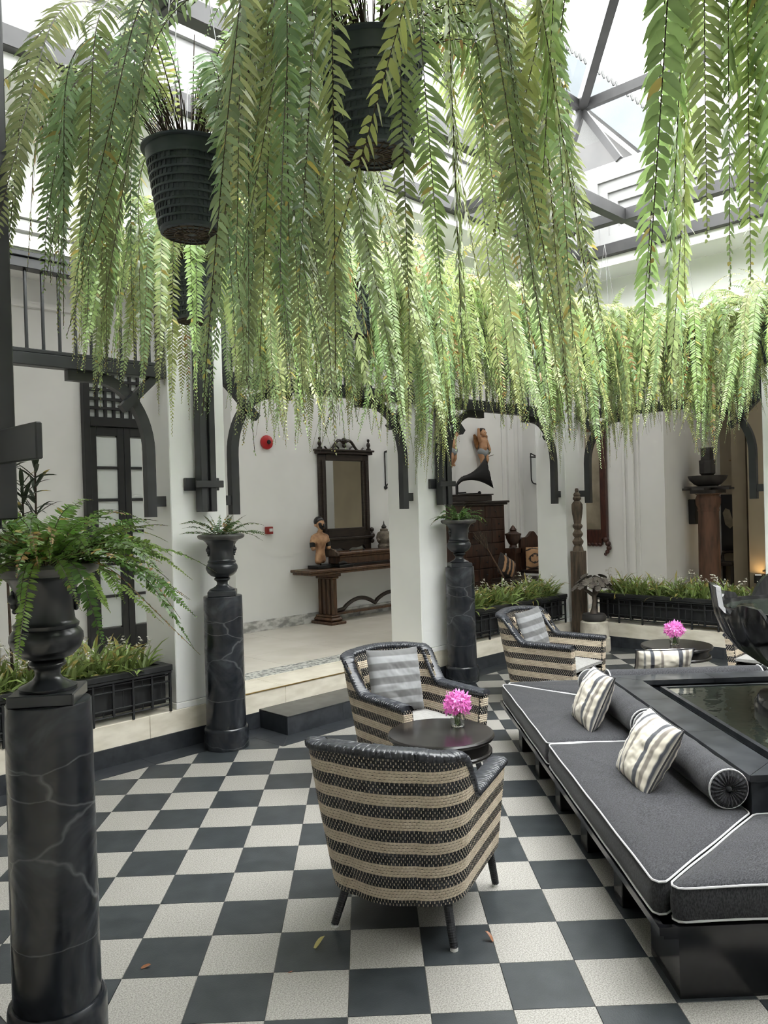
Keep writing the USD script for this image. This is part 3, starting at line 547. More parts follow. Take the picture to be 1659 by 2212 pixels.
# ------------------------------------------------------------------ ferns
def frond(rg, az, L, e0, bend, npair, plen, pw, bare=0.12, twist=0.0, grav=0.35, pinna_a=0.42, sway=0.25, dead=0.0, green=None, tip_e=-1.45, quality=2):
    n = npair+int(npair*bare)+1; ds = L/(n-1)
    l = np.arange(n)*ds; u = l/L
    q = np.clip(l/(bend), 0, 1); q = q*q*(3-2*q)
    el = e0+(tip_e-e0)*q
    a = az+sway*np.sin(u*2.6+rg.uniform(0, 6))*rg.uniform(-1, 1)
    T = np.stack([np.cos(el)*np.cos(a), np.cos(el)*np.sin(a), np.sin(el)], 1)
    P = np.vstack([[0, 0, 0], np.cumsum(T[:-1]*ds, 0)])
    tw = twist*np.clip(u*1.6, 0, 1)+0.25*np.sin(u*5+rg.uniform(0, 6))
    S0_ = np.stack([-np.sin(a), np.cos(a), 0*a], 1); N0 = np.cross(S0_, T)*-1
    S = S0_*np.cos(tw)[:, None]+N0*np.sin(tw)[:, None]; N = np.cross(T, S)
    i0 = n-npair; idx = np.arange(i0, n)
    v_ = (idx-i0)/max(npair-1, 1)
    prof = np.minimum(1, 0.35+3.2*v_)*np.clip(1-v_**3.2, 0.10, 1)
    V, F, Cc = [], [], []
    # rachis: thin three-sided tube
    rr = np.linspace(0.0024, 0.0009, n)*(plen/0.06)**0.3
    ang = np.arange(3)*2*np.pi/3
    rv = P[:, None]+rr[:, None, None]*(np.cos(ang)[None, :, None]*S[:, None]+np.sin(ang)[None, :, None]*N[:, None])
    V.append(rv.reshape(-1, 3)); i = np.arange(n-1)[:, None]*3; j = np.arange(3)[None]; j2 = (j+1) % 3
    F.append(np.stack([i+j, i+j2, i+3+j2], -1).reshape(-1, 3)); F.append(np.stack([i+j, i+3+j2, i+3+j], -1).reshape(-1, 3))
    rc = np.array([0.055, 0.035, 0.02]) if dead < 0.5 else np.array([0.16, 0.09, 0.04])
    Cc.append(np.tile(rc, (n*3, 1)))
    off = n*3
    g = green if green is not None else np.array([0.13, 0.22, 0.055])
    stat = np.array([0.0, 0.35, 0.72, 1.0]) if quality > 1 else np.array([0.0, 0.5, 1.0])
    wid = np.array([0.55, 1.0, 0.8, 0.12]) if quality > 1 else np.array([0.6, 1.0, 0.15])
    m = len(stat)
    for s in (-1, 1):
        keep = rg.random(npair) > 0.04+0.25*dead
        k = idx[keep]; K = len(k)
        if not K: continue
        A = pinna_a+rg.normal(0, 0.10, K)
        D = np.cos(A)[:, None]*S[k]*s+np.sin(A)[:, None]*T[k]+N[k]*rg.normal(0.0, 0.14, K)[:, None]
        D /= np.linalg.norm(D, axis=1, keepdims=True)
        pl = plen*prof[keep]*rg.uniform(0.85, 1.08, K)*(1-0.4*dead)
        droop = grav*rg.uniform(0.6, 1.4, K)
        wv = np.cross(D, N[k]); wv /= np.linalg.norm(wv, axis=1, keepdims=True)+1e-9
        roll = rg.normal(0, 0.35, K)[:, None]; wv = wv*np.cos(roll)+np.cross(D, wv)*np.sin(roll)
        base = P[k]+(0.5*s*ds*0.5)*T[k]
        c = base[:, None]+pl[:, None, None]*(stat[None, :, None]*D[:, None]+(stat[None, :, None]**2)*droop[:, None, None]*np.array([0, 0, -1.0]))
        hw = 0.5*pw*np.minimum(1, 0.4+prof[keep])[:, None, None]*wid[None, :, None]
        vv = np.stack([c-wv[:, None]*hw, c+wv[:, None]*hw], 2)            # K, m, 2, 3
        V.append(vv.reshape(-1, 3))
        b = off+np.arange(K)[:, None]*(2*m)+np.arange(m-1)[None]*2
        F.append(np.stack([b, b+1, b+3], -1).reshape(-1, 3)); F.append(np.stack([b, b+3, b+2], -1).reshape(-1, 3))
        col = g*rg.uniform(0.75, 1.25, (K, 1))
        yel = (rg.random(K) < 0.014+0.10*(v_[keep] > 0.92))[:, None]
        col = np.where(yel, np.array([0.40, 0.34, 0.08])*rg.uniform(.6, 1.1, (K, 1)), col)
        if dead: col = np.where(rg.random((K, 1)) < dead, np.array([0.30, 0.19, 0.06])*rg.uniform(.6, 1.2, (K, 1)), col)
        Cc.append(np.repeat(col, 2*m, 0)); off += K*2*m
    return TM(np.vstack(V), np.vstack(F)), np.vstack(Cc)
# how low the fronds hang along the court, and where they were trimmed clear of the pots and of the walkway
ENVX = [-200, 0, 90, 150, 215, 290, 350, 430, 480, 560, 610, 670, 720, 765, 800, 850, 900, 960, 985, 1010, 1050, 1100, 1150, 1210, 1250, 1300, 1350, 1420, 1480, 1530, 1580, 1620, 1660, 2500]
ENVY = [700, 640, 660, 790, 880, 860, 950, 930, 940, 1000, 970, 990, 985, 985, 940, 1000, 1050, 1040, 980, 915, 890, 945, 920, 1030, 960, 1015, 1000, 930, 960, 1010, 1000, 910, 900, 900]
def fern(label, cat, pos, name, cfg, seed, group=None):
    rg = np.random.default_rng(seed); t = thing(name, label, cat, pos, 0, group)
    for (num, az0, az1, L0_, L1_, e0_, e1_, bend, r0) in cfg['sets']:
        for k in range(num):
            az = az0+(az1-az0)*(k+rg.uniform(0, 1))/num; L = rg.uniform(L0_, L1_)
            if 'gap' in cfg:
                ca, half, keep = cfg['gap']; dd = (az-ca+math.pi)%TAU-math.pi
                if abs(dd) < half and rg.random() > keep: continue
            pl = cfg['plen']*rg.uniform(.8, 1.15); sp = cfg['sp']*rg.uniform(.9, 1.1)
            dead = 0.0 if rg.random() > cfg.get('dead', 0.05) else rg.uniform(0.15, 0.6)
            g = np.array(cfg['green'])*rg.uniform(0.75, 1.25)*np.array([rg.uniform(.85, 1.25), 1, rg.uniform(.8, 1.2)])
            e_el, tw_, bd_ = rg.uniform(e0_, e1_), rg.uniform(-1.2, 1.2)*cfg.get('tw', 1), bend*rg.uniform(.75, 1.25)
            root = [r0*math.cos(az)*rg.uniform(.2, 1), r0*math.sin(az)*rg.uniform(.2, 1), 0]; ok = True
            for attempt in range(7):
                m, c = frond(rg, az, L, e_el, bd_, max(10, int(L*0.86/sp)), pl, cfg['pw']*rg.uniform(.85, 1.15), twist=tw_, grav=cfg.get('grav', .35), dead=dead, green=g,
                         bare=cfg.get('bare', .12), tip_e=cfg.get('tip', -1.5)+rg.uniform(-.05, .25), quality=cfg.get('q', 2), pinna_a=cfg.get('pa', .42), sway=cfg.get('sway', .25))
                m.apply_translation(root)
                w_ = pos+m.vertices; ss, tt = (w_-L0)@DL, (w_-L0)@NL
                if any(((ss > a[1]-.01) & (ss < a[2]+.01) & (tt > a[3]-.01) & (tt < a[4]+.01)).any() for a in PILLARS) or ((w_[:, 2] > 2.8) & ((tt < .03) | (ss > S1-.03))).any(): ok = False; az = rg.uniform(0, TAU); root = [r0*math.cos(az)*.6, r0*math.sin(az)*.6, 0]; L *= .95; continue
                ok = True
                if 'low' not in cfg: break
                d_ = w_-EYE; zc = d_@_f; fx, fy = 829.5+FPX*(d_@_r)/zc, 1106-FPX*(d_@_u)/zc
                if (fy > np.interp(fx, ENVX, ENVY)).mean() > .004: L *= .86; ok = False; continue
                ok = True
                ok = all(((fx > x0) & (fx < x1) & (fy > y0) & (fy < y1)).mean() < lim or rg.random() < keep for x0, y0, x1, y1, lim, keep in cfg['low'])
                break
            if not ok: continue
            obj('frond', m, 'fern_leaf', t, smooth=False, tint=c)
    if cfg.get('stems'):
        ms = []
        for k in range(cfg['stems']):
            az = rg.uniform(0, 6.283); e = rg.uniform(.7, 1.5); L = rg.uniform(.15, .42); r = rg.uniform(.02, .14)
            p = np.array([r*math.cos(az), r*math.sin(az), -.02]); d = np.array([math.cos(e)*math.cos(az), math.cos(e)*math.sin(az), math.sin(e)])
            ms.append(tube([p, p+d*L*.5, p+d*L+[0, 0, -.02]], [.003, .0022, .0014], 4))
        obj('bare_stems', C(*ms), 'stem_brown', t, label='dark bare stems rising from the pot', kind='stuff')
    return t
# hanging baskets
def basket_mesh():
    ms = {}
    prof = [(.0, -.345), (.118, -.345), (.128, -.34)]
    for k in range(9):
        z = -.325+k*.030; r = .130+.0046*k
        prof += [(r, z), (r, z+.019), (r+.009, z+.020), (r+.009, z+.029)]
    prof += [(.176, -.052), (.180, -.010), (.196, -.006), (.198, .0), (.186, .004), (.176, -.012), (.0, -.03)]
    ms['pot'] = lathe(prof, 40)
    slots = []
    for k in range(9):
        z = -.325+k*.030; r = .130+.0046*k
        for a in np.arange(44)*2*np.pi/44: slots.append(mv(bx(0, .0045, -.0035, .0035, z, z+.019), (r*math.cos(a), r*math.sin(a), 0), a))
    ms['ribs'] = C(*slots)
    lat = [mv(bx(.02, .118, -.002, .002, -.349, -.345), rz=a) for a in np.arange(24)*2*np.pi/24]+[lathe([(r, -.350), (r+.005, -.350), (r+.005, -.345), (r, -.345)], 32) for r in (.03, .07, .108)]
    ms['bottom_grid'] = C(*lat)
    return ms
BM = basket_mesh(); RIMZ = 3.36
def basket(label, pos):
    t = thing('hanging_basket', label, 'hanging pot', pos)
    obj('pot', BM['pot'], 'pot_plastic', t, smooth=35); obj('ribs', BM['ribs'], 'pot_plastic', t, smooth=False); obj('bottom_grid', BM['bottom_grid'], 'wood_weathered', t, label='pale grid base', smooth=False)
    obj('soil', lathe([(.17, -.02), (.1, .0), (.0, .01)], 20), 'soil', t)
    top = 4.62-pos[2]
    for a in (0.4, 2.5, 4.6): obj('hanger_wire', tube([(.19*math.cos(a), .19*math.sin(a), 0), (.10*math.cos(a), .10*math.sin(a), top*.5), (0, 0, top)], .0022, 4), 'wire', t)
    return t
TAU = 2*math.pi
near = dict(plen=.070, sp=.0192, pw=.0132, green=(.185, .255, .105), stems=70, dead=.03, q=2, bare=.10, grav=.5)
mid = dict(plen=.066, sp=.021, pw=.0175, green=(.27, .36, .15), stems=30, dead=.03, q=1, bare=.08, grav=.35)  # lighter green than near: sky light on back ferns put into leaf colour
HF = [  # label of fern, label of basket, s, t, rim z, kind, seed
    ('long hanging sword fern spilling over the ribbed basket at upper left', 'ribbed dark basket hanging at upper left, nearest the steel post', -2.50, 2.66, 3.33, 'n', 11),
    ('largest hanging sword fern with long fronds in the top centre', 'large ribbed dark basket hanging at top centre', -2.36, 3.60, 3.39, 'n', 12),
    ('hanging sword fern whose broad fronds drop down the right edge', 'ribbed basket hanging above the top right corner', -2.27, 4.93, 3.62, 'r', 13),
    ('hanging fern behind the upper left basket, over the nearest pillar', 'ribbed basket in the fern above the second urn', -1.45, 1.0, 3.42, 'm', 14),
    ('hanging fern with brown roots showing above the console table bay', 'ribbed basket in the fern above the console table bay', -0.05, 1.0, 3.50, 'm', 15),
    ('hanging fern before the second pillar, above the table with the flowers', 'ribbed basket in the fern before the second pillar', 0.90, 1.0, 3.42, 'm', 16),
    ('pale sky-lit hanging fern before the gramophone bay', 'ribbed basket in the fern before the gramophone bay', 1.85, 1.0, 3.45, 'm', 17),
    ('pale sky-lit hanging fern before the corner pillar', 'ribbed basket in the fern before the corner pillar', 2.75, 1.05, 3.45, 'm', 18),
    ('pale sky-lit hanging fern in the far corner above the bronze tree', 'ribbed basket in the fern in the far corner', 3.66, 1.1, 3.48, 'm', 19),
    ('pale sky-lit hanging fern on the far right side, above the pink flowers', 'ribbed basket in the fern above the far pink flowers', 3.72, 1.95, 3.45, 'm', 20),
    ('pale sky-lit hanging fern at the far right edge, behind the broad fronds', 'ribbed basket in the fern at the far right edge', 3.72, 2.85, 3.42, 'm', 21)]
for fl_, bl_, s_, t_, z_, kd, seed in HF:
    pos = W(s_, t_, z_)
    basket(bl_, pos)
    if kd == 'n': cfg = dict(near, sets=[(86, 0, TAU, 1.5, 2.5, .7, 1.3, .85, .12), (34, 0, TAU, .8, 1.4, .3, 1.1, .65, .12), (12, 0, TAU, .6, 1.0, .9, 1.5, 1.1, .08)])
    elif kd == 'r': cfg = dict(near, plen=.088, pw=.019, sp=.023, green=(.205, .29, .095), pa=.5, sets=[(80, 0, TAU, 1.5, 2.25, .75, 1.3, .75, .12), (26, 0, TAU, .9, 1.5, .4, 1.1, .6, .12)])
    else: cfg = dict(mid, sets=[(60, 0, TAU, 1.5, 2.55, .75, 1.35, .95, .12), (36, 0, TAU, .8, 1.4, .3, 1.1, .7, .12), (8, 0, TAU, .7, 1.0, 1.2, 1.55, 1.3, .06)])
    # (x0, y0, x1, y1, share, chance): pots, and the gap of open sky, that fronds of the front row leave clear
    POT1, POT2, GAP, GAP2 = (300, 285, 455, 500, .012, .0), (750, 95, 900, 375, .03, .10), (1255, -200, 1375, 420, .02, .05), (20, -50, 330, 80, .05, .3)
    cfg['low'] = {11: [(300, 285, 440, 500, .02, .04), GAP2], 12: [POT1, POT2, GAP], 13: [POT1, GAP, (1100, -400, 1375, 560, .02, .05)]}.get(seed, [(1255, -200, 1480, 590, .06, .1)])
    fern(fl_, 'fern', pos, 'hanging_fern', cfg, seed)
# urn ferns
uz = lambda i, k: PED[i][0]*[1, 1, 0]+[0, 0, PED[i][1]+.45*k]
fern('bushy green fern with yellow-brown fronds in the nearest urn', 'fern', uz(0, 1.04), 'urn_fern', dict(plen=.034, sp=.0105, pw=.0115, green=(.10, .20, .035), dead=.20, q=2, bare=.08, grav=.1, tip=-.9, tw=.5,
     sets=[(50, 0, TAU, .34, .58, .25, .9, .55, .09), (36, 0, TAU, .28, .46, .6, 1.35, .55, .08), (20, 0, TAU, .4, .66, .0, .4, .34, .12)]), 31)
fern('small spreading fern in the urn beside the step', 'fern', uz(1, 1.04), 'urn_fern', dict(plen=.030, sp=.0125, pw=.0115, green=(.060, .115, .035), dead=.08, q=1, bare=.08, grav=.1, tip=-.5, tw=.5,
     sets=[(22, 0, TAU, .25, .38, .2, .8, .4, .06), (8, 0, TAU, .18, .25, .8, 1.3, .5, .05)]), 32)
fern('compact dark green fern in the urn before the second pillar', 'fern', uz(2, 1.06), 'urn_fern', dict(plen=.030, sp=.0125, pw=.012, green=(.060, .145, .030), dead=.10, q=1, bare=.06, grav=.15, tip=-.9, tw=.5,
     sets=[(26, 0, TAU, .20, .34, .3, 1.2, .35, .06), (8, 0, TAU, .18, .25, .9, 1.4, .5, .05)]), 33)
# ------------------------------------------------------------------ planters with lattice fronts
def planter(label, fn, a, b):                                           # fn(x0,x1,d0,d1,z0,z1): d = depth behind the front
    t = thing('planter_box', label, 'planter')
    obj('trough', C(fn(a+.02, b-.02, .045, .06, .365, .62), fn(a+.02, b-.02, .35, .365, .365, .62), fn(a+.02, a+.035, .06, .35, .365, .62), fn(b-.035, b-.02, .06, .35, .365, .62), fn(a+.035, b-.035, .06, .35, .365, .38)), 'planter_black', t)
    obj('rim', C(fn(a-.01, b+.01, -.02, .06, .622, .665), fn(a-.01, b+.01, .335, .40, .622, .665), fn(a-.01, a+.06, .06, .335, .622, .665), fn(b-.06, b+.01, .06, .335, .622, .665)), 'planter_black', t)
    obj('rim_bead', fn(a-.005, b+.005, -.012, .045, .600, .621), 'planter_black', t)
    obj('soil', fn(a+.04, b-.04, .065, .345, .5, .615), 'soil', t, smooth=False)
    for z in (.355, .405, .535, .585): obj('rail', fn(a, b, .004, .018, z-.006, z+.006), 'planter_black', t)
    n = int(round((b-a)/.155))
    for k in range(n+1):
        x = a+(b-a)*k/n; leg = k % 2 == 0
        obj('leg' if leg else 'bar', fn(x-.009, x+.009, 0, .022, .3005 if leg else .345, .60), 'planter_black', t)
        if leg: obj('leg', fn(x-.009, x+.009, .34, .36, .3005, .365), 'planter_black', t)
        if k < n:
            xm = x+(b-a)/n/2
            obj('thin_bar', fn(xm-.004, xm+.004, .006, .016, .405, .535) if k % 2 else fn(xm-.004, xm+.004, .006, .016, .535, .59), 'planter_black', t)
            if not k % 2: obj('thin_bar', fn(xm-.004, xm+.004, .006, .016, .355, .405), 'planter_black', t)
qL = lambda a, b, d0, d1, z0, z1: sb(a, b, -d1, -d0, z0, z1, .003)
qR = lambda a, b, d0, d1, z0, z1: sb(S1+d0, S1+d1, a, b, z0, z1, .003)
planter('black lattice-fronted planter on the left kerb, behind the nearest urn', qL, -3.30, -1.13)
planter('black lattice-fronted planter under the gramophone bay', qL, 2.26, 4.44)
planter('black lattice-fronted planter along the far right arcade', qR, .24, 2.24)
# strap-leaved clumps
def strap_leaf(rg, L, w, az, e0, drop, col):
    n = 6; u = np.linspace(0, 1, n); el = e0-drop*u*u
    T = np.stack([np.cos(el)*math.cos(az), np.cos(el)*math.sin(az), np.sin(el)], 1)
    P = np.vstack([[0, 0, 0], np.cumsum(T[:-1]*L/(n-1), 0)]); S = np.array([-math.sin(az), math.cos(az), 0])
    tw = rg.uniform(-.6, .6); N = np.cross(S, T)
    hw = w*.5*np.array([.55, .9, 1, .95, .7, .06])
    Sv = S*math.cos(tw)+N*math.sin(tw); up = np.cross(T, Sv)
    v = np.stack([P-Sv*hw[:, None]-up*hw[:, None]*.0, P+up*hw[:, None]*-.35, P+Sv*hw[:, None]], 1).reshape(-1, 3)
    f = []
    for i in range(n-1):
        for k in range(2): b = i*3+k; f += [[b, b+1, b+4], [b, b+4, b+3]]
    c = np.tile(col*rg.uniform(.8, 1.2), (len(v), 1)); 
    if rg.random() < .3: c[-6:] = np.array([.30, .24, .06])
    return TM(v, f), c
def clump(seed, flowers):
    rg = np.random.default_rng(seed); out = []
    for k in range(22):
        base = np.array([rg.normal(0, .035), rg.normal(0, .035), 0])
        m, c = strap_leaf(rg, rg.uniform(.18, .36), rg.uniform(.021, .034), rg.uniform(0, TAU), rg.uniform(.4, 1.5), rg.uniform(.6, 2.1), np.array([.17, .235, .065])*rg.uniform(.65, 1.4))
        m.apply_translation(base); out.append(('leaf', m, c))
    for k in range(flowers):
        az, e, L = rg.uniform(0, TAU), rg.uniform(1.0, 1.5), rg.uniform(.24, .36); d = np.array([math.cos(e)*math.cos(az), math.cos(e)*math.sin(az), math.sin(e)])
        out.append(('flower_stalk', tube([[0, 0, 0], d*L*.6, d*L+[0, 0, -.02]], [.0022, .0018, .0012], 4), np.array([.16, .17, .06])))
        fl = []
        for q in range(7):
            o = d*L*(.75+.04*q)+rg.normal(0, .012, 3); 
            for p in range(4):
                m, _ = strap_leaf(rg, .022, .012, rg.uniform(0, TAU), rg.uniform(-.3, 1.0), .6, np.ones(3)); m.apply_translation(o); fl.append(m)
        out.append(('blossom', C(*fl), np.array([.62, .60, .54])))
    return out
clumps = {}
def place_clump(kind, P, rz, sc, label, group):
    if kind not in clumps:
        t = thing('strappy_plant', label, 'plant', P, rz, group, scale=sc)
        for nm, m, c in clump(100+kind, (0, 1, 2, 0, 1)[kind]):
            obj(nm, m, 'strap_leaf' if nm == 'leaf' else 'tinted', t, smooth=False, tint=c if np.ndim(c) == 2 else np.tile(c, (len(m.vertices), 1)))
        clumps[kind] = t
    else: dup(clumps[kind], label, P, rz, group, sc)
rg = np.random.default_rng(5)
def fill(fn, a, b, step, label, group):
    x = a
    while x < b:
        for d in (.12, .27):
            P = fn(x+rg.uniform(-.03, .03), d+rg.uniform(-.03, .03), .612)
            if in_view(P+[0, 0, .1], 160): place_clump(int(rg.integers(0, 5)), P, rg.uniform(0, TAU), rg.uniform(.85, 1.15), label, group)
        x += step
fill(lambda x, d, z: W(x, -d, z), -3.2, -1.25, .135, 'strappy green clump growing in the left planter, behind the nearest urn', 'strappy plants in the left planter')
fill(lambda x, d, z: W(x, -d, z), 2.50, 4.30, .128, 'strappy green clump growing in the planter under the gramophone bay', 'strappy plants in the planter under the gramophone')
fill(lambda x, d, z: W(S1+d, x, z), .38, 2.06, .118, 'strappy green clump growing in the far right planter', 'strappy plants in the far right planter')
# dark spiky plant behind the nearest urn
t = thing('spiky_plant', 'tall dark spiky-leaved plant standing in the left planter behind the nearest urn', 'plant'); rg = np.random.default_rng(9)
for (s_, d_, top, lean) in ((-2.05, -.20, 2.26, .02), (-2.13, -.16, 2.06, -.01), (-2.22, -.22, 2.2, -.03)):
    b = W(s_, d_, .60); e = W(s_+lean, d_, top)
    obj('stem', tube(np.linspace(b, e, 6), np.linspace(.011, .006, 6), 6), 'stem_brown', t)
    for k in range(34):
        q = rg.uniform(.45, 1)**.8; p = b+(e-b)*q
        m, c = strap_leaf(rg, rg.uniform(.12, .24), rg.uniform(.022, .034), rg.uniform(0, TAU), rg.uniform(.2, 1.2), rg.uniform(.3, 1.6), np.array([.022, .034, .018])); m.apply_translation(p)
        obj('leaf', m, 'strap_leaf', t, smooth=False, tint=c)

# ------------------------------------------------------------------ square bench around the fountain
BX0, BX1, BY0, BY1 = 1.735, 5.085, -.325, 3.075                         # outer edge of the mattresses
RX0, RX1, RY0, RY1 = 2.395, 4.425, .335, 2.415                          # outer edge of the stone rim
MZ0, MZ1 = .30, .43
bn = thing('bench_base', 'black square bench plinth around the fountain', 'bench')
def ring(x0, x1, y0, y1, w, z0, z1): return prism(sbox(x0, y0, x1, y1).difference(sbox(x0+w, y0+w, x1-w, y1-w)), z0, z1)
obj('plinth', prism(sbox(1.82, BY0+.045, BX1-.07, .02), 0, .235), 'bench_black', bn, smooth=False)
obj('plinth', prism(sbox(2.18, .021, BX1-.07, RY0), 0, .235), 'bench_black', bn, smooth=False)
obj('plinth', prism(sbox(2.18, RY0, RX0, BY1-.35), 0, .235), 'bench_black', bn, smooth=False); obj('plinth', prism(sbox(RX1, RY0, BX1-.08, BY1-.35), 0, .235), 'bench_black', bn, smooth=False); obj('plinth', prism(sbox(2.0, RY1+.02, BX1-.08, BY1-.08), 0, .235), 'bench_black', bn, smooth=False)
for y in np.linspace(.45, 2.75, 5): obj('leg', cbx(1.82, 1.93, y-.06, y+.06, 0, .234, .004), 'bench_black', bn)
obj('seat_board', ring(BX0+.02, BX1-.02, BY0+.02, BY1-.02, .66, .236, .262), 'bench_black', bn, smooth=False)
obj('edge_strip', ring(BX0-.004, BX1+.004, BY0-.004, BY1+.004, .022, .262, .292), 'bench_black', bn, smooth=False)
def conv_loop(pts, d, nn=7):                                            # offset loop of a convex polygon (ccw) with round corners
    pts = np.asarray(pts, float); out = []
    for i in range(len(pts)):
        a, b, c = pts[i-1], pts[i], pts[(i+1) % len(pts)]
        n0 = np.array([(b-a)[1], -(b-a)[0]]); n1 = np.array([(c-b)[1], -(c-b)[0]])
        a0 = math.atan2(n0[1], n0[0]); a1 = math.atan2(n1[1], n1[0])
        while a1 < a0: a1 += TAU
        for q in np.linspace(a0, a1, nn): out.append(b+d*np.array([math.cos(q), math.sin(q)]))
    return np.array(out)
def dens(lp, n):
    L = np.r_[0, np.cumsum(np.linalg.norm(np.diff(np.vstack([lp, lp[:1]]), axis=0), axis=1))]; q = np.linspace(0, L[-1], n, endpoint=False); P = np.vstack([lp, lp[:1]])
    return np.stack([np.interp(q, L, P[:, k]) for k in range(2)], 1)
def mattress(label, poly, z0=MZ0, z1=MZ1, group='mattresses on the square bench', seed=0):
    R = .03; core = Polygon(poly).buffer(-R-.004, join_style=2); pts = np.array(core.exterior.coords)[:-1]
    if not core.exterior.is_ccw: pts = pts[::-1]
    t = thing('seat_mattress', label, 'cushion', group=group)
    N_ = 160; lo = []
    H = z1-z0
    for z, d in ((z0, R-.006), (z0+.012, R), (z0+H*.3, R+.007), (z0+H*.6, R+.008), (z1-.014, R+.002), (z1, R-.007)):
        lo.append(np.c_[dens(conv_loop(pts, d), N_), np.full(N_, z)])
    cen = pts.mean(0)
    for s_, dz in ((.93, .010), (.75, .016), (.45, .019), (.15, .020)):
        l = dens(conv_loop(pts, R-.007), N_); lo.append(np.c_[cen+(l-cen)*s_, np.full(N_, z1+dz)])
    v = np.vstack(lo); v[:, 2] += np.where(v[:, 2] > z1-.001, (meshkit.fbm(v*7, 2, seed)-.5)*.008, 0)
    f = []
    for i in range(len(lo)-1):
        j = np.arange(N_); k = (j+1) % N_; f += [np.stack([i*N_+j, i*N_+k, (i+1)*N_+k], 1), np.stack([i*N_+j, (i+1)*N_+k, (i+1)*N_+j], 1)]
    j = np.arange(N_); k = (j+1) % N_; n = len(v); v = np.vstack([v, [[*cen, z1+.021]], [[*cen, z0]]])
    f += [np.stack([(len(lo)-1)*N_+j, (len(lo)-1)*N_+k, np.full(N_, n)], 1), np.stack([k, j, np.full(N_, n+1)], 1)]
    obj('mattress', TM(v, np.vstack(f)), 'charcoal_fabric', t, smooth=50)
    rgm = np.random.default_rng(seed)
    for z in (z1-.002, z0+.006):
        l = dens(conv_loop(pts, R+.001), N_); w = np.sin(np.arange(N_)*TAU/N_*9+rgm.uniform(0, 6))*.0016
        obj('piping', tube(np.c_[l, z+w], .0044, 6, closed=True), 'piping', t, label='pale piping')
    return t
D_ = .655; YM = 1.46; e_ = .004
mattress('charcoal mattress of the left bench side, nearer piece with a mitred end', [(BX0, BY0+e_*2), (BX0+D_, BY0+D_+e_*2), (BX0+D_, YM-e_), (BX0, YM-e_)], seed=1)
mattress('charcoal mattress of the left bench side, farther piece under the striped pillow', [(BX0, YM+e_), (BX0+D_, YM+e_), (BX0+D_, BY1-D_-e_*2), (BX0, BY1-e_*2)], seed=2)
mattress('charcoal mattress of the near bench side at the bottom right corner', [(BX0+e_*2, BY0), (3.42, BY0), (3.42, BY0+D_), (BX0+D_+e_*2, BY0+D_)], seed=3)
mattress('charcoal mattress of the far bench side, behind the stone rim', [(BX0+e_*2, BY1), (BX0+D_+e_*2, BY1-D_), (3.42, BY1-D_), (3.42, BY1)], seed=4)
mattress('charcoal mattress of the far bench side, farther right below the bowl', [(3.43, BY1), (3.43, BY1-D_), (BX1-D_, BY1-D_), (BX1-.01, BY1)], seed=5)
def bolster(label, a, b, r=.088):
    t = thing('bolster', label, 'cushion', group=None); a, b = np.array(a, float), np.array(b, float); d = (b-a)/np.linalg.norm(b-a); L = np.linalg.norm(b-a)
    u = np.linspace(0, 1, 40); P = a+np.outer(u, b-a); rr = r*(1+.012*np.sin(u*17)+.01*np.sin(u*41)); rr[[0, -1]] = r*.97
    obj('roll', tube(P, rr, 28), 'charcoal_fabric', t, smooth=50)
    ref = np.array([0, 0, 1.0]); s = np.cross(d, ref); 
    for p, sg in ((a, -1), (b, 1)):
        q = np.arange(24)*TAU/24; ringp = p+sg*d*.002+r*.985*(np.cos(q)[:, None]*s+np.sin(q)[:, None]*ref)
        obj('piping', tube(ringp, .005, 6, closed=True), 'piping', t, label='pale piping')
        n = 48; q = np.arange(n)*TAU/n; V = []
        for f_, dep in ((.96, .006), (.7, .012), (.4, .008), (.14, -.004)):
            amp = .007*(np.arange(n) % 2)*(1 if f_ < .9 else .4)
            V.append(p+sg*d*(dep+amp)[:, None]+r*f_*(np.cos(q)[:, None]*s+np.sin(q)[:, None]*ref))
        V = np.vstack(V+[[p+sg*d*-.006]]); F = []
        for i in range(3):
            for j in range(n): k = (j+1) % n; F += [[i*n+j, i*n+k, (i+1)*n+k], [i*n+j, (i+1)*n+k, (i+1)*n+j]]
        for j in range(n): F.append([3*n+j, 3*n+(j+1) % n, 4*n])
        obj('pleated_end', TM(V, F), 'charcoal_fabric', t, smooth=20)
        obj('button', mv(trimesh.creation.icosphere(2, .013), p+sg*d*.002), 'charcoal_fabric', t)
BZ = MZ1+.105
bolster('charcoal bolster against the left stone rim, nearer one showing its pleated end', (RX0-.095, RY0+.02, BZ), (RX0-.095, 1.37, BZ))
bolster('charcoal bolster against the left stone rim, farther one', (RX0-.095, 1.42, BZ), (RX0-.095, 2.56, BZ))
bolster('charcoal bolster behind the far stone rim, beside the small striped pillow', (RX0+.02, RY1+.095, BZ), (3.50, RY1+.095, BZ))
bolster('charcoal bolster behind the far stone rim, below the bowl', (3.55, RY1+.095, BZ), (4.60, RY1+.095, BZ))
bolster('charcoal bolster on the near bench side, cut by the right edge', (RX0+.115, RY0-.095, BZ), (3.4, RY0-.095, BZ))
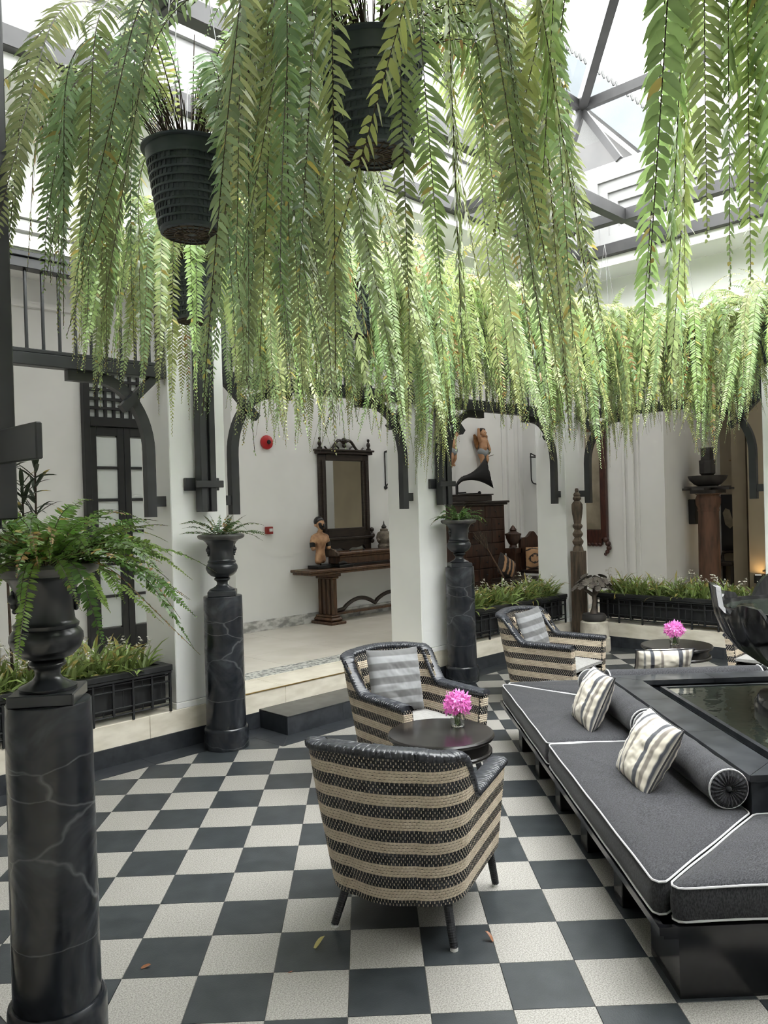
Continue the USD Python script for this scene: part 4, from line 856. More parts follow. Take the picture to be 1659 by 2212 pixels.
# stone rim, channel and basin
rm = thing('fountain_basin', 'black granite rim and pool of the fountain inside the bench', 'fountain')
RZ = .60
w = .175
def slabs(x0, x1, y0, y1, w, z0, z1, name, matn, n=2):
    L = [[(x0, y0), (x0+w, y0+w), (x0+w, y1-w), (x0, y1)], [(x0, y1), (x0+w, y1-w), (x1-w, y1-w), (x1, y1)], [(x1, y1), (x1-w, y1-w), (x1-w, y0+w), (x1, y0)], [(x1, y0), (x1-w, y0+w), (x0+w, y0+w), (x0, y0)]]
    for i, q in enumerate(L):
        P = Polygon(q).buffer(-.0012, join_style=2)
        for k in range(n):
            if i % 2 == 0: clip = sbox(x0-1, y0+(y1-y0)*k/n+.0008, x1+1, y0+(y1-y0)*(k+1)/n-.0008)
            else: clip = sbox(x0+(x1-x0)*k/n+.0008, y0-1, x0+(x1-x0)*(k+1)/n-.0008, y1+1)
            g_ = P.intersection(clip)
            if g_.area > 1e-4: obj(name, prism(g_, z0, z1), matn, rm, smooth=False)
slabs(RX0-.012, RX1+.012, RY0-.012, RY1+.012, w+.012, RZ-.03, RZ, 'rim_slab', 'rim_granite', 3)
obj('rim_wall', ring(RX0, RX1, RY0, RY1, .16, 0, RZ-.031), 'dark_granite', rm, smooth=False)
g0 = .262
slabs(RX0+g0, RX1-g0, RY0+g0, RY1-g0, .03, RZ-.05, RZ-.022, 'basin_lip', 'rim_granite', 2)
obj('basin_wall', ring(RX0+g0, RX1-g0, RY0+g0, RY1-g0, .03, .2, RZ-.051), 'rim_granite', rm, smooth=False)
obj('channel_floor', prism(sbox(RX0+.16, RY0+.16, RX1-.16, RY1-.16), .19, .2), 'dark_granite', rm, smooth=False)
obj('water', prism(sbox(RX0+g0+.031, RY0+g0+.031, RX1-g0-.031, RY1-g0-.031), .45, RZ-.028), 'water', rm, smooth=False)
# lotus bowl
FX, FY = 3.39, 1.375
bw = thing('lotus_bowl', 'large black stone bowl carved as a lotus, standing in the pool at the right edge', 'bowl', (FX, FY, .30))
z00 = .30
obj('foot', lathe(np.array([(.0, 0), (.40, 0), (.42, .02), (.43, .20), (.425, .32), (.40, .36), (.30, .375), (.22, .40), (.0, .405)]), 56), 'bowl_black', bw, smooth=35)
obj('stem', lathe(np.array([(.16, .38), (.15, .44), (.17, .50), (.24, .53), (.0, .535)]), 40), 'bowl_black', bw, smooth=35)
bp = [(.0, .50), (.20, .51), (.36, .56), (.48, .64), (.56, .74), (.605, .84), (.615, .895), (.590, .895), (.58, .84), (.53, .74), (.0, .70)]
obj('body', lathe(np.array(bp), 64), 'bowl_black', bw, smooth=35)
obj('water', lathe(np.array([(.588, .872), (.3, .873), (.0, .873)]), 48), 'water', bw)
prof_r = lambda v: np.interp(v, [0, .2, .4, .6, .8, 1.0, 1.15], [.21, .37, .50, .58, .628, .645, .66]); prof_z = lambda v: np.interp(v, [0, .2, .4, .6, .8, 1.0, 1.15], [.505, .545, .63, .73, .84, .95, 1.05])
NPET = 10
for k in range(NPET):
    a0 = k*TAU/NPET+2.86; hi = 1.12 if k % 2 == 0 else .98; off_ = .018 if k % 2 else .0
    nu, nv = 13, 12; g = []
    for th in (0, .028):
        for i in range(nv):
            for j in range(nu):
                x = -1+2*j/(nu-1); vm = hi*(1-.30*abs(x)**1.7-.05*math.cos(x*9)*abs(x)); v = vm*i/(nv-1)
                r = prof_r(v)+off_-th+.012*math.cos(x*math.pi*3)*min(1, v*2); a = a0+x*TAU/NPET*.54
                g.append([r*math.cos(a), r*math.sin(a), prof_z(v)])
    g = np.array(g); n1 = nu*nv; F = []
    for i in range(nv-1):
        for j in range(nu-1):
            b = i*nu+j; F += [[b, b+1, b+nu+1], [b, b+nu+1, b+nu], [n1+b, n1+b+nu+1, n1+b+1], [n1+b, n1+b+nu, n1+b+nu+1]]
    for j in range(nu-1): b = (nv-1)*nu+j; F += [[b, b+1, n1+b+1], [b, n1+b+1, n1+b]]; F += [[j, n1+j+1, j+1], [j, n1+j, n1+j+1]]
    for i in range(nv-1):
        for b in (i*nu, i*nu+nu-1): F += [[b, b+nu, n1+b+nu], [b, n1+b+nu, n1+b]]
    m = TM(g, F); trimesh.repair.fix_normals(m)
    obj('petal', m, 'bowl_black', bw, smooth=40)
# ------------------------------------------------------------------ woven armchairs
ZB, ROW, COL = 0.19, 0.0128, 0.0092
def plan(z, inset=0.0):                                                 # outer plan of the shell at height z: from right front back round to left front
    w = np.interp(z, [.19, .60, .86], [.300, .345, .365])-inset; yb = -np.interp(z, [.19, .86], [.375, .475])+inset; yf = .30; rc = .17-inset*.6
    pts = []
    for y in np.linspace(yf, yb+rc, 12): pts.append((w, y))
    for a in np.linspace(0, math.pi/2, 10)[1:]: pts.append((w-rc+rc*math.cos(a), yb+rc-rc*math.sin(a)))
    for x in np.linspace(w-rc, 0, 8)[1:]: pts.append((x, yb-.035*(1-(x/(w-rc))**2)))
    P = np.array(pts); return np.vstack([P, (P*[-1, 1])[-2::-1]])
PZ = np.linspace(ZB-.02, .90, 30)
def path_table(inset, caps):
    T = []
    for z in PZ:
        p = plan(z, inset)
        if caps:
            c = np.array([(p[0, 0]-.075+.0*k, p[0, 1]) for k in (0,)]+[(p[0, 0]-.045, p[0, 1]+.004), (p[0, 0]-.012, p[0, 1]+.002)])
            p = np.vstack([c, p, (c*[-1, 1])[::-1]])
        T.append(p)
    return np.array(T)                                                  # (nz, n, 2)
def arclen(T): 
    m = T[len(T)//2]; L = np.r_[0, np.cumsum(np.linalg.norm(np.diff(m, axis=0), axis=1))]; return L
def top_h(x, y):                                                        # height of the top edge over a plan point (taken at mid height)
    q = np.clip((-y-.13)/.20, 0, 1); q = q*q*(3-2*q)
    return .602+(.822-.602)*q+.022*np.clip(1-(x/.3)**2, 0, 1)*q
class Surf:
    def __init__(s, T): s.T, s.L = T, arclen(T)
    def at(s, l, z):
        l, z = np.broadcast_arrays(np.asarray(l, float), np.asarray(z, float)); sh = l.shape; l, z = l.ravel(), z.ravel()
        k = np.clip(np.searchsorted(s.L, l)-1, 0, len(s.L)-2); f = np.clip((l-s.L[k])/(s.L[k+1]-s.L[k]), 0, 1)
        zi = np.clip((z-PZ[0])/(PZ[1]-PZ[0]), 0, len(PZ)-1.001); i = zi.astype(int); g = zi-i
        P = 0
        for di, wi in ((0, 1-g), (1, g)):
            for dk, wk in ((0, 1-f), (1, f)): P = P+(wi*wk)[:, None]*s.T[i+di, k+dk]
        return np.c_[P, z].reshape(*sh, 3)
    def n(s, l, z, sg):
        e = .004; a = s.at(l+e, z)-s.at(l-e, z); b = s.at(l, z+e)-s.at(l, z-e); n = np.cross(a, b); return sg*n/(np.linalg.norm(n, axis=-1, keepdims=True)+1e-12)
def weave(S, sg, z0, hfn, zmax=None):
    N = int(S.L[-1]/COL); bands = {}; warp = []
    for j in range(int((.90-z0)/ROW)):
        z = z0+(j+.5)*ROW
        jj = int(round((z0-ZB)/ROW))+j
        i = np.arange(1, N-1); l = (i+.5)*S.L[-1]/N; c = S.at(l, z); h = hfn(c); ok = z+ROW*.5 < h
        wf = ok & ((i+jj) % 2 == 0); wp = ok & ((i+jj) % 2 == 1)
        dl = S.L[-1]/N
        black = ((jj+2)//4) % 2 == 0
        if wf.any():
            L_ = l[wf][:, None, None]+np.array([-.97, -.5, .5, .97])[None, :, None]*dl; Z_ = z+np.array([-.47, 0, .47])[None, None, :]*ROW
            L_, Z_ = np.broadcast_arrays(L_, Z_); hgt = np.array([-.001, .0022, .0022, -.001])[None, :, None]*1.0+np.array([-.0012, .0016, -.0012])[None, None, :]
            V = S.at(L_, Z_)+S.n(L_, Z_, sg)*hgt[..., None]; K = V.shape[0]
            bands.setdefault(((jj+2)//4, black), []).append(V.reshape(K, 12, 3))
        if wp.any():
            L_ = l[wp][:, None]+np.array([-.20, .20, .20, -.20])[None]*dl; Z_ = z+np.array([-.30, -.30, .30, .30])[None]*ROW
            L_, Z_ = np.broadcast_arrays(L_, Z_); nn = S.n(L_, Z_, sg); top = S.at(L_, Z_)+nn*.0026
            warp.append(np.concatenate([top, S.at(L_, Z_)-nn*.002], 1))
    F12 = np.array([[a*3+b, (a+1)*3+b, (a+1)*3+b+1] for a in range(3) for b in range(2)]+[[a*3+b, (a+1)*3+b+1, a*3+b+1] for a in range(3) for b in range(2)])
    F8 = np.array([[0, 1, 2], [0, 2, 3]]+[[k, k+4, (k+1) % 4] for k in range(4)]+[[(k+1) % 4, k+4, (k+1) % 4+4] for k in range(4)])
    def mk(Vs, F):
        V = np.concatenate(Vs); n = V.shape[1]; f = (F[None]+np.arange(len(V))[:, None, None]*n).reshape(-1, 3)
        return TM(V.reshape(-1, 3), f if sg > 0 else f[:, ::-1])
    return {k: mk(v, F12) for k, v in bands.items()}, mk(warp, F8)
def core(S, z0, hfn, off, sg):
    l = np.linspace(0, S.L[-1], 120); g = []
    for q in np.linspace(0, 1, 14):
        c = S.at(l, .5); h = hfn(c); z = z0+(h-z0)*q; g.append(S.at(l, z)-S.n(l, z, sg)*off)
    g = np.array(g); n = 120; F = []
    for i in range(13):
        b = i*n+np.arange(n-1); F += [np.stack([b, b+1, b+n+1], 1), np.stack([b, b+n+1, b+n], 1)]
    return TM(g.reshape(-1, 3), np.vstack(F))
def chair(label, P, facing):
    t = thing('wicker_armchair', label, 'chair', (P[0], P[1], 0), math.atan2(facing[1], facing[0])-math.pi/2, 'striped wicker armchairs')
    So = Surf(path_table(0, True)); Si = Surf(path_table(.062, False))
    ho = lambda c: top_h(c[..., 0], c[..., 1])
    hi = lambda c: top_h(c[..., 0]*1.1, c[..., 1]*1.12)
    obj('shell_core', C(core(So, ZB, ho, .003, -1), core(Si, .33, hi, .003, 1)), 'wicker_core', t)
    bo, wo_ = weave(So, -1, ZB, ho); bi, wi_ = weave(Si, 1, ZB+ROW*13, hi)
    for k in sorted(bo):
        obj('woven_band', bo[k], 'wicker_black' if k[1] else 'wicker_cream', t, smooth=True)
        if k in bi: obj('inner_band', bi[k], 'wicker_black' if k[1] else 'wicker_cream', t, smooth=True)
    obj('warp_strands', C(wo_, wi_), 'wicker_cream', t, kind='stuff', smooth=False)
    # front apron between the arms
    ap = np.array([np.linspace((.285, .285), (-.285, .285), 12) for z in PZ]); Sa = Surf(ap); ba_, wa_ = weave(Sa, 1, ZB, lambda c: np.full(c.shape[:-1], .355))
    for k in sorted(ba_): obj('apron_band', ba_[k], 'wicker_black' if k[1] else 'wicker_cream', t, smooth=True)
    obj('warp_strands', wa_, 'wicker_cream', t, kind='stuff', smooth=False)
    obj('seat_base', cbx(-.255, .255, -.27, .281, .20, .352, .01), 'wicker_core', t)
    # braided top rail
    l = np.linspace(.078, So.L[-1]-.078, 560); c = So.at(l, .5); h = ho(c); po = So.at(l, h); Lm = arclen(path_table(.062, False)); 
    ctr = po+So.n(l, h, 1)*.031*[1, 1, 0]; ctr[:, 2] = h+.004
    ctr = np.vstack([ctr[:1]+[0, .012, 0], ctr, ctr[-1:]+[0, .012, 0]]); n_ = len(ctr)
    _, tt, aa, bb = frames(ctr, ref=np.array([0, 0, 1.0]))
    q = np.arange(16)*TAU/16; along = np.r_[0, np.cumsum(np.linalg.norm(np.diff(ctr, axis=0), axis=1))]
    sec = np.stack([np.sign(np.cos(q))*np.abs(np.cos(q))**.75*.046, np.sign(np.sin(q))*np.abs(np.sin(q))**.8*.021], 1)
    bump = 1+.05*np.sin(along[:, None]*(TAU/.021)+np.abs(np.cos(q))[None]*6.0)+.03*np.sin(along[:, None]*(TAU/.0105)+q[None]*4)
    obj('top_rail', sweep(ctr, sec[None]*bump[..., None], ref=np.array([0, 0, 1.0])), 'wicker_rail', t, smooth=35)
    for x, y in ((-.225, -.25), (.225, -.25), (-.265, .26), (.265, .26)):
        a, b = np.array([x, y, .205]), np.array([x*1.22 if y < 0 else x*1.07, y*1.24 if y < 0 else y*1.14, .012]); u = np.linspace(0, 1, 44)
        lg = obj('leg', tube(a+np.outer(u, b-a), .0195-.003*u+.0012*(np.arange(44) % 2), 12), 'wicker_black', t, smooth=20)
        obj('foot_cap', mv(trimesh.creation.cylinder(.017, .012, sections=14), b-[0, 0, .006]), 'white_paint', lg, label='white plastic foot cap')
    return t
CH = [((.909, .501), (.416, .910), 'cream and black striped wicker armchair with its back to the camera'), ((1.03, 2.09), (.55, -.835), 'striped wicker armchair facing the camera behind the round table with flowers'),
      ((2.39, 3.92), (.755, -.655), 'striped wicker armchair with a grey pillow beyond the far bench corner'), ((4.33, 3.86), (-.70, -.71), 'striped wicker armchair half hidden behind the stone bowl')]
ch0 = chair(CH[0][2], CH[0][0], CH[0][1])
def frot(f): return math.atan2(f[1], f[0])-math.pi/2
for P, f, lb in CH[1:]: dup(ch0, lb, (*P, 0), frot(f), 'striped wicker armchairs')
# cushions
def pillow(w, h, th, col, n=36, seed=0, gusset=0.0):
    u = np.linspace(-1, 1, n); U, Vv = np.meshgrid(u, u, indexing='ij'); rg_ = np.random.default_rng(seed)
    prof = np.clip((1-np.abs(U)**2.6), 0, 1)**.55*np.clip((1-np.abs(Vv)**2.6), 0, 1)**.55
    pin = 1-.055*(1-np.abs(Vv)**2)*np.abs(U)**3; pin2 = 1-.055*(1-np.abs(U)**2)*np.abs(Vv)**3
    nz = (meshkit.fbm(np.stack([U*3, Vv*3, 0*U+seed], -1), 3, seed)-.5)
    X, Y = U*w/2*pin, Vv*h/2*pin2; Zt = th/2*prof*(1+.35*nz)+gusset
    wr_ = .006*np.sin(Vv*19+seed)*np.clip(np.abs(U)-.6, 0, 1)*2+.006*np.sin(U*17)*np.clip(np.abs(Vv)-.6, 0, 1)*2
    top = np.stack([X, Y, Zt+wr_*prof], -1).reshape(-1, 3); bot = np.stack([X, Y, -Zt+wr_*prof], -1).reshape(-1, 3)
    i, j = np.meshgrid(np.arange(n-1), np.arange(n-1), indexing='ij'); b = (i*n+j).ravel()
    F = np.vstack([np.stack([b, b+n, b+n+1], 1), np.stack([b, b+n+1, b+1], 1)]); F = np.vstack([F, F[:, ::-1]+n*n])
    e = np.r_[np.arange(n)*n, (n-1)*n+np.arange(n), (np.arange(n)*n+n-1)[::-1], np.arange(n)[::-1]]
    if gusset: k = np.arange(len(e)-1); F = np.vstack([F, np.stack([e[k], e[k]+n*n, e[k+1]], 1), np.stack([e[k+1], e[k]+n*n, e[k+1]+n*n], 1)])
    C_ = np.array([col(a, c) for a, c in zip(U.ravel(), Vv.ravel())]); edge = top[e][:, :3].copy(); edge[:, 2] = 0
    return TM(np.vstack([top, bot]), F), np.vstack([C_, C_]), edge
def orient(m, right, up, ctr):
    right = np.array(right, float); right /= np.linalg.norm(right); up = np.array(up, float); up -= right*(up@right); up /= np.linalg.norm(up); nn = np.cross(right, up)
    v = m.vertices if hasattr(m, 'vertices') else m
    v = v[:, :1]*right+v[:, 1:2]*up+v[:, 2:]*nn+np.array(ctr); 
    if hasattr(m, 'vertices'): m = m.copy(); m.vertices = v; return m
    return v
GR = lambda a, c: (.105, .105, .107) if int((c+1)*4.49) % 2 == 0 else (.225, .23, .238)
def seat_set(P, f, k, pl, names):
    f = np.array([f[0], f[1], 0.])/np.hypot(*f); r = np.array([f[1], -f[0], 0]); B = np.array([P[0], P[1], 0])
    L = lambda x, y, z: B+r*x+f*y+np.array([0, 0, z])
    m, c, _ = pillow(.52, .57, .07, lambda a, b: (0, 0, 0), n=24, seed=k, gusset=.012)
    obj('seat_cushion', orient(m, r, f, L(0, .015, .395)), 'grey_fabric', None, label=names[0], cat='cushion', group='plain grey seat cushions')
    if names[1]:
        m, c, e = pillow(.43, .43, .14, GR, n=56, seed=k)
        t = thing('striped_pillow', names[1], 'pillow')
        ctr = L(pl[0], pl[1], .655 if k > 1 else .61); up_ = -f*pl[2]+np.array([0, 0, 1.0])+r*pl[3]
        obj('cover', orient(m, r-np.array([0, 0, pl[3]]), up_, ctr), 'tinted', t, smooth=True, tint=c)
seat_set(*CH[0][:2], 1, (-.10, -.235, .22, .02), ('plain grey seat cushion of the chair with its back to the camera', 'grey striped pillow whose corner peeps over the nearest chair back'))
seat_set(*CH[1][:2], 2, (.02, -.225, .25, -.06), ('plain grey seat cushion of the chair behind the round table', 'grey striped pillow leaning in the chair behind the round table'))
seat_set(*CH[2][:2], 3, (.03, -.225, .25, .05), ('plain grey seat cushion of the chair beyond the far bench corner', 'grey striped pillow leaning in the chair beyond the far bench corner'))
seat_set(*CH[3][:2], 4, None, ('plain grey seat cushion of the chair behind the stone bowl', None))
CR, NV, TP, GY = (.60, .555, .47), (.055, .058, .07), (.22, .195, .17), (.20, .20, .20)
def bench_stripes(a, c):
    x = (a+1)/2
    for lo, hi, cc in ((.0, .035, TP), (.12, .15, GY), (.23, .30, NV), (.40, .46, TP), (.70, .78, NV), (.84, .90, TP), (.955, 1.0, NV)):
        if lo <= x < hi: return cc
    return CR
def bench_pillow(label, right, up, ctr, seed, w=.42, h=.36):
    t = thing('striped_pillow', label, 'pillow'); m, c, e = pillow(w, h, .15, bench_stripes, n=64, seed=seed)
    obj('cover', orient(m, right, up, ctr), 'tinted', t, smooth=True, tint=c)
    e = orient(e, right, up, ctr); keep = np.r_[True, np.linalg.norm(np.diff(e, axis=0), axis=1) > 1e-6]; e = e[keep]
    obj('piping', tube(e[:-1], .0045, 6, closed=True), 'charcoal_fabric', t, label='dark piping')
bench_pillow('cream and navy striped pillow leaning on the nearer left bolster', (.02, -1, -.02), (.52, 0, .86), (2.085, .77, .585), 5, .43, .37)
bench_pillow('cream and navy striped pillow leaning on the farther left bolster', (.0, -1, .03), (.42, 0, .9), (2.11, 1.83, .59), 6, .45, .37)
bench_pillow('small cream striped pillow behind the far bolster, below the far table', (1, 0, .0), (0, -.45, .9), (2.87, 2.69, .585), 7, .43, .34)

# ------------------------------------------------------------------ round tables with flower vases
def table(label, P, rz):
    t = thing('round_table', label, 'table', (P[0], P[1], 0), rz, 'round black tables')
    obj('tabletop', lathe([(.0, .495), (.29, .495), (.300, .500), (.307, .512), (.307, .518), (.300, .527), (.285, .530), (.0, .530)], 72), 'table_black', t, smooth=35)
    obj('apron', lathe([(.0, .44), (.272, .44), (.272, .494), (.0, .494)], 72), 'table_black', t, smooth=35)
    obj('lower_ring', lathe([(.0, .412), (.285, .412), (.292, .420), (.292, .430), (.285, .438), (.0, .439)], 72), 'table_black', t, smooth=35)
    obj('pedestal', lathe([(.0, .025), (.055, .03), (.045, .08), (.045, .36), (.09, .411), (.0, .411)], 32), 'table_black', t, smooth=35)
    obj('foot', lathe([(.0, 0), (.20, 0), (.205, .012), (.19, .022), (.0, .03)], 48), 'table_black', t, smooth=35)
    return t
T1P, T2P = (1.115, 1.43), (3.46, 3.93)
t1 = table('round black table with a pink flower vase between the two nearest wicker chairs', T1P, 0)
dup(t1, 'round black table with a pink flower vase beyond the far bench side', (*T2P, 0), .5, 'round black tables')
def vase(lv, lf, P, seed, R):
    v = thing('glass_vase', lv, 'vase', P)
    obj('glass', lathe([(.0, 0), (.036, 0), (.040, .006), (.043, .03), (.041, .055), (.039, .064), (.0355, .064), (.037, .054), (.0385, .03), (.036, .01), (.0, .008)], 32), 'clear_glass', v, smooth=40)
    rg_ = np.random.default_rng(seed); f = thing('flower_bunch', lf, 'flowers', (P[0], P[1], P[2]+.012))
    st_ = [tube([[rg_.normal(0, .012), rg_.normal(0, .012), 0], [rg_.normal(0, .014), rg_.normal(0, .014), .05], [rg_.normal(0, .03), rg_.normal(0, .03), .10]], .0022, 5) for _ in range(16)]
    obj('stems', C(*st_), 'tinted', f, label='green flower stems', smooth=False, tint=np.tile((.10, .18, .05), (sum(len(m.vertices) for m in st_), 1)))
    for k in range(64):
        z = 1-1.62*(k+.5)/64; a = k*2.39996; rr = R*rg_.uniform(.75, 1.08); d = np.array([math.sqrt(1-z*z)*math.cos(a), math.sqrt(1-z*z)*math.sin(a), z])
        c = np.array([0, 0, .115])+d*rr*[1, 1, 1.0]; ref = np.cross(d, [0, 0, 1.0]) if abs(d[2]) < .95 else np.array([1., 0, 0]); ref /= np.linalg.norm(ref); r2 = np.cross(d, ref); V, F, K = [], [], []
        col = np.array([.60, .13, .44])*rg_.uniform(.85, 1.2)+rg_.uniform(0, .12)
        for p in range(5):
            q = p*TAU/5+rg_.uniform(-.3, .3); dirp = ref*math.cos(q)+r2*math.sin(q); L = rg_.uniform(.022, .034); sd = np.cross(d, dirp); b = len(V); lift = rg_.uniform(.1, .9)
            V += [c, c+dirp*L*.5+d*L*lift*.4+sd*.007, c+dirp*L*.5+d*L*lift*.4-sd*.007, c+dirp*L+d*L*lift+sd*.003, c+dirp*L+d*L*lift-sd*.003]; F += [[b, b+1, b+2], [b+1, b+3, b+2], [b+2, b+3, b+4]]; K += [col*.8, col, col, col*1.15+.05, col*1.15+.05]
        obj('blossom', TM(V, F), 'strap_leaf', f, smooth=False, tint=np.array(K))
vase('small clear glass vase on the nearer round table', 'bunch of pink orchids in the vase on the nearer round table', (1.225, 1.537, .5305), 41, .066)
vase('small clear glass vase on the far round table', 'bunch of pink orchids in the vase on the far round table', (3.44, 3.92, .5305), 42, .072)
# fallen leaves
def fallen(label, P, L, rz, col, curl):
    rg_ = np.random.default_rng(int(L*1e4)); m, c = strap_leaf(rg_, L, L*.36, 0, curl, curl*2, np.array(col)); v = m.vertices; v[:, 2] -= v[:, 2].min()-.001
    m = mv(TM(v, m.faces), (*P,), rz); obj('fallen_leaf', m, 'strap_leaf', None, label=label, cat='leaf', smooth=False, tint=np.tile(col, (len(v), 1)))
fallen('curled yellow leaf on a black tile left of the nearest chair', (.453, .158, .0006), .075, 1.0, (.42, .36, .10), .5)
fallen('small brown leaf on a black tile near the nearest pedestal', (-.241, .064, .0006), .04, .4, (.30, .13, .06), .3)
fallen('curled brown leaf on the floor right of the nearest chair', (1.199, .155, .0006), .06, 2.2, (.30, .12, .05), .9)
fallen('orange fallen flower at the foot of the dark step', (-.092, 3.517, .0006), .05, .3, (.75, .35, .04), .4)
fallen('tiny orange petal on the floor in front of the yellow leaf', (.357, -.009, .0006), .022, .3, (.55, .16, .04), .2)
# ------------------------------------------------------------------ things in the left corridor
def STm(m): return ST(m)
def stthing(name, label, cat, group=None): return thing(name, label, cat, group=group)
FZ0 = CZ
tb = stthing('console_table', 'long dark wooden console table on pillar-like trestle legs against the white wall', 'table')
obj('top', STm(C(cbx(2.22, 4.75, -2.73, -2.31, 1.0, 1.032, .006), cbx(2.25, 4.72, -2.72, -2.33, .965, .999, .008))), 'wood_brown', tb)
for s0 in (2.60, 4.25):
    obj('foot', STm(C(cbx(s0-.05, s0+.21, -2.74, -2.31, FZ0, FZ0+.035, .006), cbx(s0-.02, s0+.18, -2.72, -2.34, FZ0+.036, FZ0+.085, .02), cbx(s0+.0, s0+.16, -2.69, -2.37, FZ0+.086, FZ0+.115, .008))), 'wood_brown', tb)
    obj('capital', STm(C(cbx(s0-.01, s0+.17, -2.71, -2.35, .925, .964, .006), cbx(s0+.01, s0+.15, -2.69, -2.37, .895, .924, .01))), 'wood_brown', tb)
    for t_ in np.linspace(-2.66, -2.40, 4): obj('leg', STm(cbx(s0+.045, s0+.115, t_-.026, t_+.026, FZ0+.116, .894, .01)), 'wood_brown', tb)
obj('stretcher_board', STm(cbx(2.78, 4.26, -2.58, -2.47, .40, .43, .005)), 'wood_brown', tb)
P = [(2.80, -2.525, .445)]+[(s, -2.525, .46+.12*max(0, math.sin((s-2.95)/.62*math.pi))**.8*(1 if s < 3.57 else 0)+(.05+.10*max(0, math.sin((s-3.57)/.62*math.pi))**.8 if s >= 3.57 else 0)*1) for s in np.linspace(2.95, 4.19, 26)]+[(4.25, -2.525, .445)]
obj('stretcher_scroll', tube([W(*p) for p in P], .028, 8), 'wood_dark', tb, smooth=40)
# carved bust
b = stthing('carved_bust', 'weathered wooden torso with a black painted face and no arms on a black block', 'sculpture'); B0 = W(2.60, -2.56, 1.033)
fr = np.array([.35, .94, 0])                                            # the carving looks towards the court
ax, ay = -DL, NL                                                        # its right/left and front
def J(x, y, z): return B0+ax*x+ay*y+np.array([0, 0, z])
obj('block', STm(cbx(2.46, 2.74, -2.66, -2.46, 1.033, 1.075, .004)), 'lacquer_black', b)
obj('peg', tube([J(.0, 0, .04), J(0, 0, .13)], .012, 8), 'lacquer_black', b)
jt = {'pel': (J(.01, 0, .12), .055), 'hipl': (J(-.035, .0, .11), .045), 'hipr': (J(.045, .01, .10), .048), 'wa': (J(.0, .0, .24), .058), 'ch': (J(0, .0, .36), .085), 'shl': (J(-.10, 0, .405), .046), 'shr': (J(.10, 0, .405), .046), 'nk': (J(0, .0, .455), .034), 'nk2': (J(0, .01, .50), .033),
      'arl': (J(-.135, .0, .33), .034), 'arr': (J(.135, .0, .33), .034), 'el': (J(-.135, .02, .27), .030), 'er': (J(.135, .02, .27), .030)}
obj('torso', blob(jt, [('pel', 'wa'), ('hipl', 'wa'), ('hipr', 'wa'), ('wa', 'ch'), ('ch', 'shl'), ('ch', 'shr'), ('ch', 'nk'), ('shl', 'nk'), ('shr', 'nk'), ('nk', 'nk2'), ('shl', 'arl'), ('shr', 'arr'), ('arl', 'el'), ('arr', 'er')], .014, 6), 'wood_bust', b, smooth=40)
for sg in (-1, 1): obj('arm_band', tube([J(sg*.13, .0, .345), J(sg*.137, .01, .285)], .0375, 12), 'lacquer_black', b)
hj = {'ja': (J(0, .035, .535), .034), 'cr': (J(0, -.005, .61), .066), 'fa': (J(0, .025, .575), .054), 'ch': (J(0, .052, .525), .022), 'bk': (J(0, -.03, .59), .05)}
hd = obj('head', blob(hj, [('ja', 'cr'), ('fa', 'cr'), ('fa', 'ja'), ('ja', 'ch'), ('bk', 'cr'), ('bk', 'ja')], .01, 4), 'wood_bust', b, smooth=40)
mk = {'a': (J(-.04, .052, .585), .020), 'b': (J(.04, .052, .585), .020), 'c': (J(-.03, .06, .545), .020), 'd': (J(.03, .06, .545), .020), 'e': (J(0, .066, .52), .018), 'n0': (J(0, .078, .585), .008), 'n1': (J(0, .088, .555), .012)}
obj('black_face', blob(mk, [('a', 'b'), ('a', 'c'), ('b', 'd'), ('c', 'd'), ('c', 'e'), ('d', 'e'), ('n0', 'n1'), ('a', 'd'), ('b', 'c')], .008, 3), 'lacquer_black', b, smooth=40)
obj('lips', tube([J(-.014, .086, .533), J(0, .091, .531), J(.014, .086, .533)], .005, 8), 'wood_light', hd)
for sg in (-1, 1):
    obj('eye', mv(trimesh.creation.icosphere(1, .007), J(sg*.022, .071, .582)), 'wood_light', hd)
    obj('ear', mv(trimesh.creation.icosphere(2, .018), J(sg*.066, -.005, .57)), 'wood_bust', hd)
hc = obj('hair_cap', mv(trimesh.creation.icosphere(3, .070), J(0, -.012, .617)), 'lacquer_black', hd)
b2 = stthing('small_carving', 'small dark carving on a low black block beside the torso', 'sculpture')
obj('block', STm(cbx(2.76, 3.00, -2.50, -2.36, 1.033, 1.07, .004)), 'lacquer_black', b2)
obj('figure', mv(blob({'a': (W(2.82, -2.43, 1.088), .02), 'b': (W(2.88, -2.43, 1.10), .026), 'c': (W(2.94, -2.43, 1.084), .016)}, [('a', 'b'), ('b', 'c')], .01, 3)), 'stone_dark', b2, smooth=40)
# long wooden box (a stringed instrument case shape with a scalloped end board)
lb = stthing('wooden_box', 'long low wooden chest with a scalloped end board on the console table', 'box')
obj('body', STm(C(cbx(2.82, 4.35, -2.66, -2.42, 1.075, 1.165, .006), cbx(2.80, 4.38, -2.68, -2.40, 1.166, 1.19, .006))), 'wood_brown', lb)
obj('lid', STm(cbx(2.78, 4.42, -2.69, -2.39, 1.191, 1.235, .012)), 'wood_brown', lb)
sc_ = [( -.17, 0), (.17, 0)]; pts = [(-.16, 1.19), (.16, 1.19), (.165, 1.225), (.14, 1.245), (.12, 1.25), (.10, 1.27), (.06, 1.275), (.0, 1.295), (-.06, 1.275), (-.10, 1.27), (-.12, 1.25), (-.14, 1.245), (-.165, 1.225)]
eb = prism(Polygon(pts), 0, .04); v = eb.vertices; eb = TM(np.c_[2.735+v[:, 2], -2.54+v[:, 0], v[:, 1]], eb.faces); trimesh.repair.fix_normals(eb)
obj('end_board', STm(eb), 'wood_weathered', lb, smooth=False)
